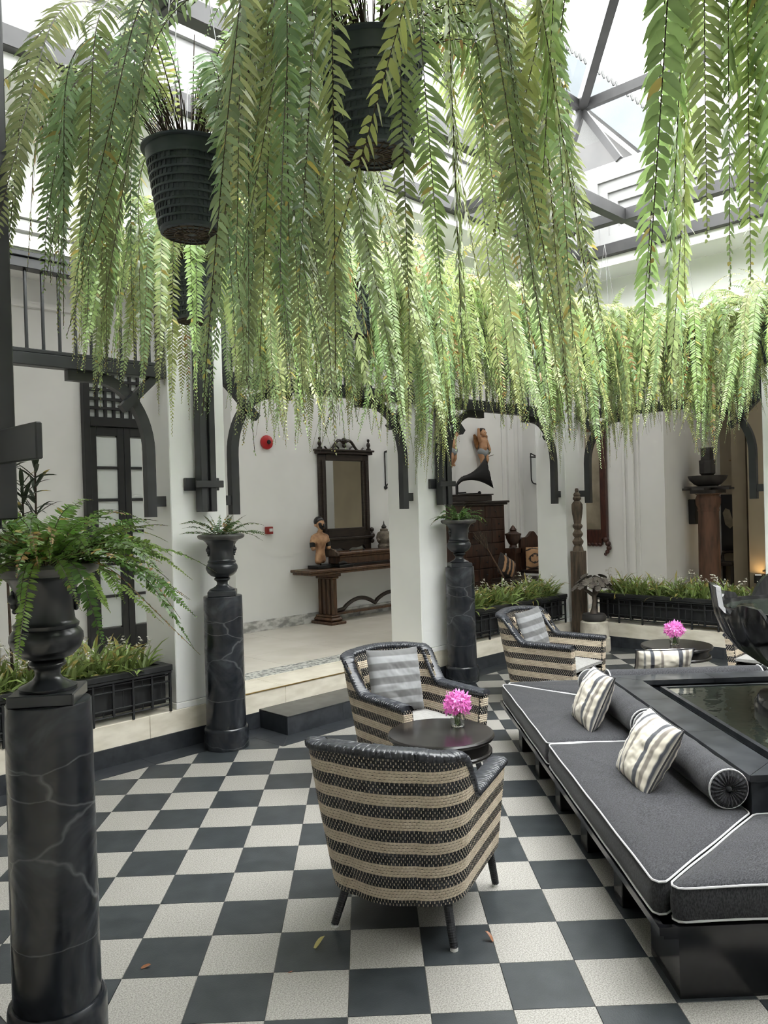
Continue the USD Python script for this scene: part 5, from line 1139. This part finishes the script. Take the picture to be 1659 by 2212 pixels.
for s in (2.86, 4.26): obj('foot', STm(cbx(s, s+.09, -2.66, -2.42, 1.033, 1.074, .01)), 'wood_dark', lb)
for s in (3.05, 3.30): obj('stud', mv(trimesh.creation.icosphere(1, .014), W(s, -2.46, 1.243)), 'iron_black', lb)
# stone head with a flame finial
hs = stthing('stone_bust', 'carved grey-brown stone head with a pointed finial on the wooden chest', 'sculpture'); H0 = W(3.80, -2.56, 1.2365); HK = 1.05
hb = lathe(np.array([(.0, 0), (.085, 0), (.088, .03), (.078, .06), (.098, .10), (.108, .14), (.104, .18), (.085, .21), (.055, .228), (.05, .24), (.058, .248), (.04, .262), (.0, .265)])*HK, 32)
hv = hb.vertices; hv[:, :2] *= 1+.03*np.sin(hv[:, 2:3]*260); obj('head', mv(TM(hv, hb.faces), H0), 'stone_carved', hs, smooth=35)
obj('finial', mv(lathe(np.array([(.0, .262), (.028, .266), (.036, .285), (.022, .305), (.008, .325), (.004, .36), (.0, .37)])*HK, 20), H0), 'stone_dark', hs, smooth=40)
nz = H0+NL*.10*HK
obj('nose', mv(blob({'a': (nz+[0, 0, .155], .008), 'b': (nz+NL*.012+[0, 0, .12], .015)}, [('a', 'b')], .006, 2)), 'stone_carved', hs)
for sg in (-1, 1):
    obj('eyelid', tube([nz+DL*sg*.02+[0, 0, .15], nz+DL*sg*.042-NL*.008+[0, 0, .146], nz+DL*sg*.06-NL*.02+[0, 0, .15]], .006, 6), 'stone_carved', hs)
    obj('ear', mv(trimesh.creation.icosphere(2, .026), H0+DL*sg*.105*HK+[0, 0, .12], s=1), 'stone_carved', hs)
obj('lips', tube([nz+DL*.026-NL*.004+[0, 0, .085], nz+NL*.004+[0, 0, .083], nz-DL*.026-NL*.004+[0, 0, .085]], .007, 6), 'stone_carved', hs)
# mirror
mr = stthing('wall_mirror', 'tall mirror in a dark carved wooden frame above the console table', 'mirror')
TW = -2.748
B_ = lambda a, b, z0, z1, d0, d1, c=.006: STm(cbx(a, b, TW+d0, TW+d1, z0, z1, c))
obj('glass', STm(bx(2.86, 3.56, TW+.02, TW+.026, 1.54, 2.50)), 'mirror', mr, smooth=False)
obj('backing', STm(bx(2.80, 3.62, TW, TW+.019, 1.44, 2.56)), 'wood_dark', mr, smooth=False)
for a in ((2.74, 2.865), (3.545, 3.67)):
    st_ = obj('stile', B_(a[0], a[1], 1.30, 2.56, .0, .055, .012), 'wood_dark', mr)
    obj('half_column', STm(mv(lathe([(.022, 1.50), (.026, 1.53), (.020, 1.56), (.020, 2.42), (.026, 2.45), (.022, 2.48)], 14), ((a[0]+a[1])/2, TW+.06, 0))), 'wood_dark', st_, smooth=40)
obj('top_rail', C(B_(2.86, 3.55, 2.47, 2.56, .0, .06), B_(2.70, 3.71, 2.56, 2.60, .0, .095), B_(2.68, 3.73, 2.60, 2.625, .0, .115)), 'wood_dark', mr)
obj('bottom_rail', C(B_(2.86, 3.55, 1.42, 1.545, .0, .06), B_(2.72, 3.70, 1.385, 1.42, .0, .09)), 'wood_dark', mr)
crest = []
for sg in (-1, 1):
    q = np.linspace(0, 1, 22); xs = 3.205+sg*(.05+.36*q); zs = 2.66+.085*np.cos(q*math.pi*1.05)*(1-.25*q)+.02*np.sin(q*9)
    crest.append(tube([W(x, TW+.05, z) for x, z in zip(xs, zs)], np.linspace(.022, .015, 22), 8))
    crest.append(tube([W(3.205+sg*(.10+.26*u), TW+.05, 2.64+.035*math.sin(u*math.pi*2.2)) for u in np.linspace(0, 1, 16)], .012, 6))
crest.append(mv(trimesh.creation.icosphere(2, .045), W(3.205, TW+.05, 2.745))); crest.append(mv(trimesh.creation.icosphere(2, .03), W(3.205, TW+.05, 2.68)))
obj('crest', C(*crest), 'wood_dark', mr, smooth=40)
for s in (2.75, 3.66): obj('finial', mv(lathe([(.0, 0), (.035, 0), (.035, .02), (.016, .035), (.030, .07), (.022, .10), (.010, .115), (.020, .135), (.016, .155), (.0, .165)], 16), W(s, TW+.06, 2.626)), 'wood_dark', mr, smooth=40)
apr = [(2.74, 1.385)]+[(2.74, 1.20), (2.79, 1.17), (2.84, 1.24)]+[(2.84+.73*u, 1.335-.07*abs(math.sin(u*math.pi*2))**.7*1.0-.09*math.exp(-((u-.5)/.09)**2)) for u in np.linspace(.06, .94, 30)]+[(3.57, 1.24), (3.62, 1.18), (3.67, 1.22), (3.67, 1.385)]
ap_ = prism(Polygon(apr).buffer(0), 0, .045); v = ap_.vertices; ap_ = TM(np.c_[v[:, 0], TW+.005+v[:, 2], v[:, 1]], ap_.faces[:, ::-1]); obj('carved_apron', STm(ap_), 'wood_dark', mr, smooth=False)
for s in (2.72, 3.70): obj('scroll_ear', mv(C(mv(trimesh.creation.icosphere(2, .045)), mv(trimesh.creation.icosphere(2, .034), (0, 0, .08)), mv(trimesh.creation.icosphere(2, .036), (0, 0, -.075))), W(s, TW+.04, 1.42)), 'wood_dark', mr, smooth=40)
# bell, call point
bl = stthing('alarm_bell', 'round red fire alarm bell high on the white wall', 'bell')
def disc(s, t_, z, prof, n=28):
    m = lathe(prof, n); v = m.vertices; return ST(TM(np.c_[s+v[:, 0], t_+v[:, 2], z+v[:, 1]], m.faces[:, ::-1]))
obj('gong', disc(1.905, TW, 2.685, [(.0, .06), (.04, .058), (.085, .04), (.092, .02), (.088, .0), (.0, .0)]), 'red_paint', bl, smooth=40)
obj('hub', disc(1.905, TW+.06, 2.685, [(.0, .02), (.022, .018), (.028, .0), (.0, .0)]), 'iron_black', bl)
cp = stthing('call_point', 'small red fire call point on the white wall below the bell', 'call point')
obj('box', B_(1.845, 1.95, 1.515, 1.61, .0, .045), 'red_dark', cp)
obj('label_plate', B_(1.885, 1.94, 1.548, 1.586, .0455, .048, .001), 'white_paint', cp, label='white label plate')
# lantern brackets
def lantern(label, o, a, w):                                            # o base point, a unit vector away from the wall
    t = thing('wall_lantern', label, 'lamp'); up = np.array([0, 0, 1.0]); p = lambda x, z: o+a*x+up*z
    loop = [p(0, -.02), p(0, .50), p(w, .56), p(w, .14)]+[p(w-.10+.10*math.cos(q), .14-.10*math.sin(q)) for q in np.linspace(0, math.pi/2, 6)]+[p(.05, .03), p(0, .0)]
    obj('frame', C(*[bar(x, y, .016, .016) for x, y in zip(loop[:-1], loop[1:])]), 'iron_black', t, smooth=False)
    obj('top_bar', bar(p(0, .50), p(w+.01, .50), .018, .022), 'iron_black', t)
    pane = [p(.02, .06), p(w-.06, .06), p(w-.015, .12), p(w-.015, .49), p(.02, .49)]
    n = np.cross(a, up)*.003; V = [q+n for q in pane]+[q-n for q in pane]; F = [[0, 1, 2], [0, 2, 3], [0, 3, 4], [5, 7, 6], [5, 8, 7], [5, 9, 8]]
    obj('pane', TM(V, F), 'frosted_glass', t, smooth=False)
    obj('wall_plate', mv(trimesh.creation.icosphere(1, .03), p(0, -.02)), 'iron_black', t)
lantern('slim black framed wall lantern right of the mirror, beside the second pillar', W(4.04, -2.74, 2.12), NL, .24)
lantern('slim black framed wall lantern beside the corner pillar, right of the gramophone', W(7.49, -2.42, 2.10), -DL, .22)
# chest of drawers, gramophone
cb = stthing('chest_of_drawers', 'tall dark wooden chest of many small drawers in the gramophone bay', 'cabinet'); c0_, c1_, ct = 5.17, 6.20, -2.2
obj('body', STm(bx(c0_, c1_, -2.68, ct-.02, FZ0, 1.80)), 'wood_cabinet', cb, smooth=False)
obj('cornice', STm(C(cbx(c0_-.03, c1_+.03, -2.69, ct+.03, 1.80, 1.83, .006), cbx(c0_-.06, c1_+.06, -2.70, ct+.055, 1.83, 1.865, .01))), 'wood_dark', cb)
obj('plinth', STm(cbx(c0_-.02, c1_+.02, -2.69, ct+.01, FZ0, FZ0+.10, .006)), 'wood_dark', cb)
zz = np.linspace(FZ0+.12, 1.79, 8)
for i in range(7):
    nn = (2, 3, 3, 2, 3, 3, 2)[i]
    for k in range(nn):
        a = c0_+.02+(c1_-c0_-.04)*k/nn; b_ = c0_+.02+(c1_-c0_-.04)*(k+1)/nn
        d = obj('drawer', STm(cbx(a+.006, b_-.006, ct-.03, ct, zz[i]+.006, zz[i+1]-.006, .006)), 'wood_cabinet', cb)
        obj('knob', mv(trimesh.creation.icosphere(1, .013), W((a+b_)/2, ct+.012, (zz[i]+zz[i+1])/2)), 'iron_black', d)
gm = stthing('gramophone', 'old black gramophone with a fluted horn on top of the chest of drawers', 'gramophone')
obj('case', STm(C(cbx(5.22, 5.80, -2.60, -2.15, 1.866, 1.955, .006), cbx(5.20, 5.82, -2.62, -2.13, 1.956, 1.975, .004))), 'wood_dark', gm)
obj('turntable', mv(trimesh.creation.cylinder(.16, .012, sections=32), W(5.52, -2.38, 1.985)), 'iron_black', gm)
obj('arm', tube([W(5.25, -2.40, 1.975), W(5.25, -2.40, 2.12), W(5.27, -2.38, 2.16), W(5.29, -2.36, 2.19), W(5.33, -2.33, 2.22)], [.022, .022, .026, .03, .04], 12), 'iron_black', gm, smooth=40)
obj('tone_arm', tube([W(5.27, -2.40, 2.0), W(5.42, -2.36, 2.005)], .010, 8), 'iron_black', gm); obj('soundbox', mv(trimesh.creation.icosphere(2, .028), W(5.68, -2.30, 1.995)), 'iron_black', gm)
hd_ = (W(5.56, -2.02, 2.30)-W(5.33, -2.33, 2.22)); hl = np.linalg.norm(hd_); hd_ /= hl; e1 = np.cross(hd_, [0, 0, 1.]); e1 /= np.linalg.norm(e1); e2 = np.cross(e1, hd_)
V, n, mrow = [], 48, 16
for i in range(mrow):
    q = i/(mrow-1); r0 = .04+.20*q**2.2
    for j in range(n): a = j*TAU/n; r = r0*(1+.07*q*q*abs(math.sin(a*4.5))); V.append(W(5.33, -2.33, 2.22)+hd_*hl*(q+.05*q**4*abs(math.sin(a*4.5)))+r*(math.cos(a)*e1+math.sin(a)*e2))
F = []
for i in range(mrow-1):
    for j in range(n): k = (j+1) % n; F += [[i*n+j, i*n+k, (i+1)*n+k], [i*n+j, (i+1)*n+k, (i+1)*n+j]]
V = np.array(V); nn_ = len(V); V2 = V+(V-(W(5.33, -2.33, 2.22)+np.outer((V-W(5.33, -2.33, 2.22))@hd_, hd_)))*-.03; F = np.array(F)
obj('horn', TM(np.vstack([V, V2]), np.vstack([F, F[:, ::-1]+nn_])), 'iron_black', gm, smooth=30)
# cherubs
def cherub(label, s, z, mir, k=1.0):
    t = stthing('carved_cherub', label, 'sculpture'); o = W(s, -2.66, z); q = lambda x, y, zz: o+DL*x*mir*k+NL*y*k+np.array([0, 0, zz*k])
    jt = {'pe': (q(0, 0, .24), .065), 'be': (q(0, .025, .31), .068), 'ch': (q(0, .01, .40), .066), 'sl': (q(-.075, .01, .44), .034), 'sr': (q(.075, .01, .44), .034), 'nk': (q(0, .01, .47), .028),
          'el': (q(-.12, .03, .50), .026), 'hl': (q(-.135, .04, .60), .020), 'er': (q(.115, .03, .36), .026), 'hr': (q(.13, .06, .27), .020),
          'tl': (q(-.045, .01, .20), .054), 'tr': (q(.045, .02, .20), .054), 'kl': (q(-.04, .03, .11), .038), 'kr': (q(.05, .05, .11), .038), 'al': (q(-.02, .0, .02), .024), 'ar': (q(.06, .01, .0), .024), 'fl': (q(-.02, .04, .0), .018), 'fr': (q(.06, .05, -.02), .018)}
    obj('body', blob(jt, [('pe', 'be'), ('be', 'ch'), ('ch', 'sl'), ('ch', 'sr'), ('ch', 'nk'), ('sl', 'nk'), ('sr', 'nk'), ('sl', 'el'), ('el', 'hl'), ('sr', 'er'), ('er', 'hr'), ('pe', 'tl'), ('pe', 'tr'), ('tl', 'kl'), ('tr', 'kr'), ('kl', 'al'), ('kr', 'ar'), ('al', 'fl'), ('ar', 'fr')], .012, 6), 'skin_paint', t, smooth=40)
    hj = {'c': (q(0, .02, .55), .056), 'f': (q(0, .04, .53), .046), 'n': (q(0, .086, .535), .008), 'm': (q(0, .07, .505), .018)}
    h = obj('head', blob(hj, [('c', 'f'), ('f', 'n'), ('f', 'm')], .008, 4), 'skin_paint', t, smooth=40)
    obj('hair', C(*[mv(trimesh.creation.icosphere(1, .028*k), q(.045*math.cos(a), .0+.012*math.sin(a*3), .585+.022*math.sin(a))) for a in np.linspace(0, math.pi, 7)]+[mv(trimesh.creation.icosphere(2, .05*k), q(0, -.01, .575))]), 'wood_dark', t, smooth=40)
    for sg in (-1, 1): obj('eye', mv(trimesh.creation.icosphere(1, .006*k), q(sg*.02, .082, .545)), 'iron_black', h)
    obj('loincloth', blob({'a': (q(-.05, .015, .235), .062), 'b': (q(.05, .02, .235), .062), 'c': (q(0, .04, .205), .055)}, [('a', 'b'), ('a', 'c'), ('b', 'c')], .012, 4), 'cloth_grey', t, smooth=40)
    for sg in (-1, 1):
        wp = [(0, 0), (.05, .06), (.10, .10), (.13, .09), (.12, .0), (.09, -.10), (.05, -.14), (.02, -.08)]
        m = prism(Polygon(wp), 0, .02); v = m.vertices*k; V_ = W(s, -2.70, z+.42*k)+sg*DL*(v[:, :1]+.05*k)+np.array([0, 0, 1.])*v[:, 1:2]+NL*v[:, 2:]
        m = TM(V_, m.faces); trimesh.repair.fix_normals(m); obj('wing', m, 'wing_gold', t, smooth=False)
    for j in range(6):
        m, c = strap_leaf(np.random.default_rng(j), .16*k, .05*k, ANG+.4*j, .3+.25*j, .5, np.array([.10, .11, .06])); m.apply_translation(q(.12, .03, .16+.03*j)); obj('leaf_spray', m, 'tinted', t, smooth=False, tint=c)
cherub('painted wooden winged cherub with one arm raised, on the wall above the gramophone', 6.24, 2.44, 1)
cherub('painted wooden winged cherub half hidden behind the second steel post', 5.45, 2.44, -1)
# finial urn on a post, throne-like chair, cushions, broom
fp = stthing('turned_post', 'dark turned post with a lidded urn top beside the chest of drawers', 'post'); FB = W(6.26, -2.1, FZ0)
obj('post', mv(C(mv(bx(-.11, .11, -.11, .11, 0, .12)), mv(bx(-.08, .08, -.08, .08, .12, .72)), mv(bx(-.10, .10, -.10, .10, .72, .80))), FB, ANG), 'wood_cabinet', fp, smooth=False)
obj('urn_top', mv(lathe([(.0, .80), (.07, .81), (.05, .85), (.08, .88), (.115, .96), (.12, 1.0), (.13, 1.01), (.13, 1.03), (.08, 1.05), (.05, 1.075), (.06, 1.09), (.02, 1.15), (.0, 1.17)], 28), FB), 'wood_cabinet', fp, smooth=35)
tc = stthing('high_back_chair', 'dark high-backed wooden chair with a curved crest, beside the corner pillar', 'chair')
bk = [(-.30, .75), (.30, .75), (.30, 1.24)]+[(.30-.60*u, 1.24+.05*math.exp(-((u-.5)/.2)**2)*2.2-.02*math.sin(u*math.pi*4)) for u in np.linspace(.03, .97, 22)]+[(-.30, 1.24)]
m = prism(Polygon(bk).buffer(0), 0, .05); v = m.vertices; m = TM(np.c_[6.64+v[:, 0]*1.05, -2.05+v[:, 2], v[:, 1]], m.faces[:, ::-1]); obj('back', STm(m), 'wood_cabinet', tc, smooth=False)
obj('seat', STm(cbx(6.32, 6.96, -2.06, -1.55, .70, .75, .01)), 'wood_dark', tc)
for s in (6.36, 6.92):
    for t_ in (-2.03, -1.6): obj('leg', STm(cbx(s-.03, s+.03, t_-.03, t_+.03, FZ0, .70, .004)), 'wood_dark', tc)
KB, KO = (.02, .014, .012), (.42, .24, .12)
def kuba(a, c):
    x, y = a*2.2, c*2.2
    if x < .2:
        d = (abs(((x+1.1)/.55)**2+((abs(y)-.0)/.75)**2-1)); e = math.hypot(x+1.5, y-.5) < .16 or math.hypot(x+.7, y-.5) < .16 or math.hypot(x+1.1, y+.75) < .2
        return KB if e or .75 < math.hypot((x+1.1)*1.1, y) % 1.1 < 1.0 else KO
    return KB if int((x*2.2+(y*2.2 if abs(y) > .5 else 0))) % 2 == 0 else KO
def kcush(label, right, up, ctr, w, h, seed, fn):
    m, c, _ = pillow(w, h, .15, fn, n=44, seed=seed); t = thing('patterned_cushion', label, 'cushion'); obj('cover', orient(m, right, up, ctr), 'tinted', t, smooth=True, tint=c)
kcush('black and tan patterned cushion upright on the high-backed chair', DL, [0, 0, 1], W(6.62, -1.90, .93), .62, .36, 21, kuba)
kcush('black and tan striped cushion lying tilted beside the turned post', DL+np.array([0, 0, -.5]), [0, .2, 1], W(5.74, -1.86, .84), .42, .34, 22, lambda a, c: KB if int((a+1)*4) % 2 == 0 or abs(c) > .8 else KO)
lw = stthing('low_bench', 'low dark wooden bench in front of the chest of drawers', 'bench'); obj('seat', STm(cbx(5.55, 6.25, -2.02, -1.62, .62, .675, .01)), 'wood_dark', lw)
for s in (5.6, 6.2):
    for t_ in (-1.98, -1.66): obj('leg', STm(cbx(s-.03, s+.03, t_-.03, t_+.03, FZ0, .62, .004)), 'wood_dark', lw)
bm = stthing('broom', 'old broom leaning against the chest of drawers', 'broom'); p0, p1 = W(5.48, -1.72, .70), W(5.40, -2.12, 1.38)
obj('handle', rod(p0, p0+(p1-p0)*.65, .013), 'wood_brown', bm); rgb = np.random.default_rng(3)
obj('bristles', C(*[tube([p0+(p1-p0)*.62, p1+rgb.normal(0, .035, 3)], [.008, .003], 4) for _ in range(40)]), 'wood_weathered', bm, kind='stuff', smooth=False)

# ------------------------------------------------------------------ far right bay
rm_ = stthing('framed_panel', 'pale panel in a dark red carved wooden frame on the far wall', 'frame')
R_ = lambda t0, t1, z0, z1, d0, d1, c=.006: STm(cbx(7.5-d1, 7.5-d0, t0, t1, z0, z1, c))
obj('panel', R_(-1.95, -1.21, 1.35, 2.9, .005, .02, .002), 'picture_pale', rm_)
for t0 in (-2.03, -1.215): obj('stile', R_(t0, t0+.115, 1.2, 2.95, .0, .07, .012), 'wood_red', rm_)
obj('bottom_board', R_(-2.0, -1.2, 1.10, 1.345, .0, .05), 'wood_red', rm_); obj('top_board', R_(-2.03, -1.1, 2.95, 3.05, .0, .08), 'wood_red', rm_)
obj('carved_edge', C(*[mv(trimesh.creation.icosphere(1, .035), W(7.47, t_, 1.105)) for t_ in np.linspace(-1.95, -1.25, 12)]), 'wood_red', rm_, smooth=40)
for t_ in (-1.98, -1.13): obj('scroll_ear', C(*[mv(trimesh.creation.icosphere(2, r), W(7.45, t_+dx, z_)) for r, dx, z_ in ((.05, .0, 1.18), (.045, .035, 1.12), (.04, .05, 1.05), (.035, .02, .99), (.028, -.01, .95))]), 'wood_red', rm_, smooth=40)
col = stthing('carved_column', 'tall brown carved column with stacked stone dishes in the far right bay', 'column'); CB = W(8.2, .235, FZ0); cz = lambda z: z-FZ0
obj('shaft', mv(lathe([(.0, 0), (.19, 0), (.19, .1), (.165, .14), (.155, cz(1.60)), (.165, cz(1.62)), (.158, cz(1.65)), (.185, cz(1.72)), (.19, cz(1.80)), (.165, cz(1.86)), (.20, cz(1.885)), (.0, cz(1.886))], 40), CB), 'stone_column', col, smooth=35)
obj('bracket_slab', mv(C(bx(-.20, .20, -.20, .20, cz(1.887), cz(1.94)), bx(-.37, .37, -.10, .10, cz(1.94), cz(1.975)), bx(-.10, .10, -.37, .37, cz(1.94), cz(1.974)), bx(-.26, .26, -.26, .26, cz(1.975), cz(2.0))), CB, ANG), 'stone_dark', col, smooth=False)
obj('dish', mv(lathe([(.0, cz(2.0)), (.14, cz(2.0)), (.20, cz(2.03)), (.27, cz(2.10)), (.295, cz(2.16)), (.28, cz(2.165)), (.18, cz(2.10)), (.0, cz(2.09))], 40), CB), 'stone_dark', col, smooth=35)
obj('top_block', mv(lathe([(.0, cz(2.095)), (.10, cz(2.10)), (.09, cz(2.17)), (.125, cz(2.20)), (.13, cz(2.40)), (.10, cz(2.41)), (.10, cz(2.60)), (.0, cz(2.605))], 8), CB, ANG), 'stone_dark', col, smooth=False)
pc = stthing('dark_painting', 'unframed dark painting with a pale shape on the tan alcove wall', 'painting')
obj('canvas', STm(cbx(9.565, 9.599, -.13, .20, .90, 1.86, .003)), 'picture_dark', pc)
pale = Polygon([(-.06, 1.35), (.02, 1.28), (.10, 1.36), (.06, 1.45), (.02, 1.60), (-.05, 1.63), (-.10, 1.55)]); m = prism(pale, 0, .002); v = m.vertices; m = TM(np.c_[9.5645-v[:, 2], v[:, 0], v[:, 1]], m.faces); trimesh.repair.fix_normals(m); obj('pale_shape', STm(m), 'picture_pale', pc, smooth=False)
sb_ = stthing('wall_speaker', 'small dark box on the white wall behind the carved column', 'box'); obj('box', STm(cbx(8.30, 8.42, -.134, -.02, 1.40, 1.80, .01)), 'iron_black', sb_); 
sd = stthing('round_back_chair', 'dark round-backed chair below the dark painting', 'chair'); q0 = W(9.42, .03, FZ0)
obj('seat', mv(C(mv(cbx(-.14, .14, -.14, .14, .36, .43, .02)), *[bx(x-.02, x+.02, y-.02, y+.02, 0, .36) for x in (-.11, .11) for y in (-.11, .11)]), q0, ANG), 'wood_dark', sd, smooth=False)
obj('back', tube([q0+DL*.12+NL*x*.65+[0, 0, z] for x, z in [(-.2, .42), (-.22, .5), (-.2, .56), (-.1, .585), (0, .59), (.1, .585), (.2, .56), (.22, .5), (.2, .42)]], .025, 8), 'wood_dark', sd, smooth=40)
ws = stthing('arrow_sconce', 'small orange wedge-shaped wall sconce above the dark painting', 'lamp'); m = prism(Polygon([(-.02, 0), (.06, .04), (.06, -.04)]), 0, .06); v = m.vertices; m = TM(np.c_[9.52+v[:, 2]*.9, .10+v[:, 0]*2, 2.44+v[:, 1]*1.6], m.faces); trimesh.repair.fix_normals(m); obj('wedge', STm(m), 'wing_gold', ws, smooth=False); obj('stem', rod(W(9.6, .02, 2.44), W(9.55, .06, 2.44), .008), 'wing_gold', ws)
up = stthing('floor_uplight', 'small glowing floor uplight against the tan wall at the right edge', 'lamp'); UP = W(8.82, .74, FZ0)
obj('housing', mv(lathe([(.0, 0), (.065, 0), (.065, .12), (.055, .13), (.05, .12), (.0, .12)], 24), UP+[0, 0, .15]), 'iron_black', up, smooth=35); obj('stand', mv(trimesh.creation.cylinder(.03, .15, sections=16), UP+[0, 0, .075]), 'iron_black', up)
obj('lens', mv(trimesh.creation.cylinder(.048, .006, sections=24), UP+[0, 0, .274]), 'glow', up)
sk = stthing('low_cabinet', 'low dark sideboard along the tan wall in the alcove', 'cabinet'); obj('body', STm(bx(8.9, 8.94, .8, 2.2, FZ0, .62)), 'wood_cabinet', sk, smooth=False); obj('top', STm(cbx(8.88, 8.945, .78, 2.22, .62, .65, .006)), 'wood_dark', sk)
# turned wooden post, stone pedestal and bronze tree in the corner
nw = stthing('carved_post', 'weathered turned wooden post with a bulbous top in the courtyard corner', 'post'); NB = np.array([3.38, 6.88, 0])
obj('post', mv(C(mv(cbx(-.072, .072, -.072, .072, 0, 1.20, .006))), NB, .7), 'wood_weathered', nw)
obj('turning', mv(lathe([(.0, 1.20), (.068, 1.20), (.062, 1.235), (.046, 1.27), (.066, 1.30), (.070, 1.325), (.050, 1.35), (.040, 1.37), (.062, 1.40), (.066, 1.42), (.048, 1.445), (.038, 1.47), (.060, 1.50), (.062, 1.52), (.044, 1.545), (.046, 1.56), (.062, 1.66), (.070, 1.74), (.068, 1.785), (.050, 1.815), (.034, 1.83), (.050, 1.85), (.052, 1.87), (.036, 1.89), (.044, 1.905), (.036, 1.925), (.020, 1.94), (.024, 1.96), (.018, 1.985), (.0, 1.99)], 32), NB), 'wood_weathered', nw, smooth=35)
spd = stthing('stone_pedestal', 'pale rough stone pedestal under the bronze tree', 'pedestal'); PB = np.array([3.475, 6.58, 0])
obj('block', mv(lathe([(.0, 0), (.185, 0), (.19, .02), (.186, .16), (.178, .17), (.0, .171)], 28), PB), 'stone_pale', spd, smooth=35); obj('upper_block', mv(lathe([(.0, .172), (.172, .172), (.165, .35), (.150, .364), (.0, .365)], 28), PB), 'stone_pale', spd, smooth=35)
bt = stthing('bronze_tree', 'small bronze tree sculpture with dark scalloped leaves on the stone pedestal', 'sculpture'); TB = PB+[0, 0, .366]
obj('base', mv(lathe([(.0, 0), (.13, 0), (.145, .02), (.145, .06), (.125, .085), (.0, .09)], 28), TB), 'stone_dark', bt, smooth=40)
obj('trunk', C(tube([TB+[0, 0, .08], TB+[0, 0, .15], TB+[.01, 0, .24], TB+[.005, 0, .31]], [.055, .03, .026, .03], 12), tube([TB+[.005, 0, .30], TB+[-.07, .02, .36], TB+[-.13, .03, .40]], [.026, .02, .012], 10), tube([TB+[.005, 0, .30], TB+[.06, -.02, .37], TB+[.12, -.03, .43]], [.026, .018, .012], 10), tube([TB+[.005, 0, .30], TB+[.01, .0, .42], TB+[.0, 0, .5]], [.022, .016, .010], 10)), 'bronze', bt, smooth=40)
rgt = np.random.default_rng(8)
lfp = Polygon([(0, 0), (.015, -.035), (.035, -.03), (.045, -.05), (.065, -.04), (.08, -.052), (.095, -.03), (.115, -.028), (.118, 0), (.115, .028), (.095, .03), (.08, .052), (.065, .04), (.045, .05), (.035, .03), (.015, .035)])
for k in range(40):
    a = k*2.4; r = .19*math.sqrt((k+.5)/40); m = prism(lfp, 0, .003); v = m.vertices; v[:, 2] -= 2.2*v[:, 0]**2+3.0*v[:, 1]**2
    m = mv(TM(v, m.faces), TB+[r*math.cos(a), r*math.sin(a), .56-3.4*r*r+rgt.uniform(-.03, .03)], a+rgt.uniform(-.5, .5), rgt.uniform(.75, 1.05), ry=rgt.uniform(.0, .35)+2.0*r, rx=rgt.uniform(-.3, .3)); obj('leaf', m, 'bronze_leaf', bt, smooth=False)
for k in range(10):
    a = k*TAU/10; obj('twig', tube([TB+[.0, 0, .47], TB+[.09*math.cos(a), .09*math.sin(a), .52], TB+[.17*math.cos(a), .17*math.sin(a), .46]], [.008, .006, .004], 6), 'bronze', bt, smooth=40)
# unseen corridor ceiling lamps, placed to light the back walls
mat('unseen_lamp_disc', {'e': ('emission', {'color': (1.0, .98, .95), 'strength': 11.0})}, surface='e.emission')
LPOS = [(s, -1.45) for s in (-4.4, -2.2, -.2, 1.2, 2.6, 4.0, 5.4, 6.8)]+[(6.3, t_) for t_ in (.9, 2.6, 4.6)]
for i, (s, t_) in enumerate(LPOS):
    t = thing('unseen_ceiling_lamp', 'unseen round lamp in the corridor ceiling, placed to light the back walls', 'lamp', W(s, t_, 4.30), group='unseen ceiling lamps')
    obj('trim_ring', lathe([(.15, -.004), (.175, -.012), (.18, -.001), (.15, -.001)], 28), 'white_paint', t, smooth=30); obj('diffuser', lathe([(.0, -.005), (.149, -.005), (.149, -.001), (.0, -.001)], 28), 'unseen_lamp_disc', t, smooth=False)

# ------------------------------------------------------------------ put each thing's origin at its base and turn the whole place once
def finish():
    world = stage.GetPrimAtPath('/World')
    tops = [c for c in world.GetChildren() if c.IsA(UsdGeom.Xformable) and c.GetName() not in ('camera', 'sky', 'Looks')]
    R = Gf.Matrix4d(1.0)
    for i in range(3):
        for j in range(3): R[i, j] = float(RT.T[i, j])
    for c in tops:
        if c.IsA(UsdGeom.Mesh) and not c.IsInstanceable():
            meshes = [x for x in Usd.PrimRange(c) if x.IsA(UsdGeom.Mesh)]
        else: meshes = [x for x in Usd.PrimRange(c) if x.IsA(UsdGeom.Mesh)]
        x = UsdGeom.Xformable(c); m = x.GetLocalTransformation()
        ident = m == Gf.Matrix4d(1.0)
        if ident and not c.IsInstance() and meshes:
            pts = [np.asarray(UsdGeom.Mesh(q).GetPointsAttr().Get(), float)@RT.T for q in meshes]
            lo = np.min([p.min(0) for p in pts], 0); hi = np.max([p.max(0) for p in pts], 0)
            base = np.array([(lo[0]+hi[0])/2, (lo[1]+hi[1])/2, lo[2]], float)
            for q, p in zip(meshes, pts):
                g = UsdGeom.Mesh(q); g.GetPointsAttr().Set(Vt.Vec3fArray.FromNumpy((p-base).astype(np.float32))); nn = g.GetNormalsAttr().Get()
                if nn is not None: g.GetNormalsAttr().Set(Vt.Vec3fArray.FromNumpy((np.asarray(nn, float)@RT.T).astype(np.float32)))
            m = Gf.Matrix4d(1.0); m.SetTranslateOnly(Gf.Vec3d(*base)); Rm = Gf.Matrix4d(1.0)
        else: Rm = R
        x.ClearXformOpOrder()
        for op in list(c.GetPropertyNames()):
            if op.startswith('xformOp:'): c.RemoveProperty(op)
        x.AddTransformOp().Set(m*Rm)
finish()
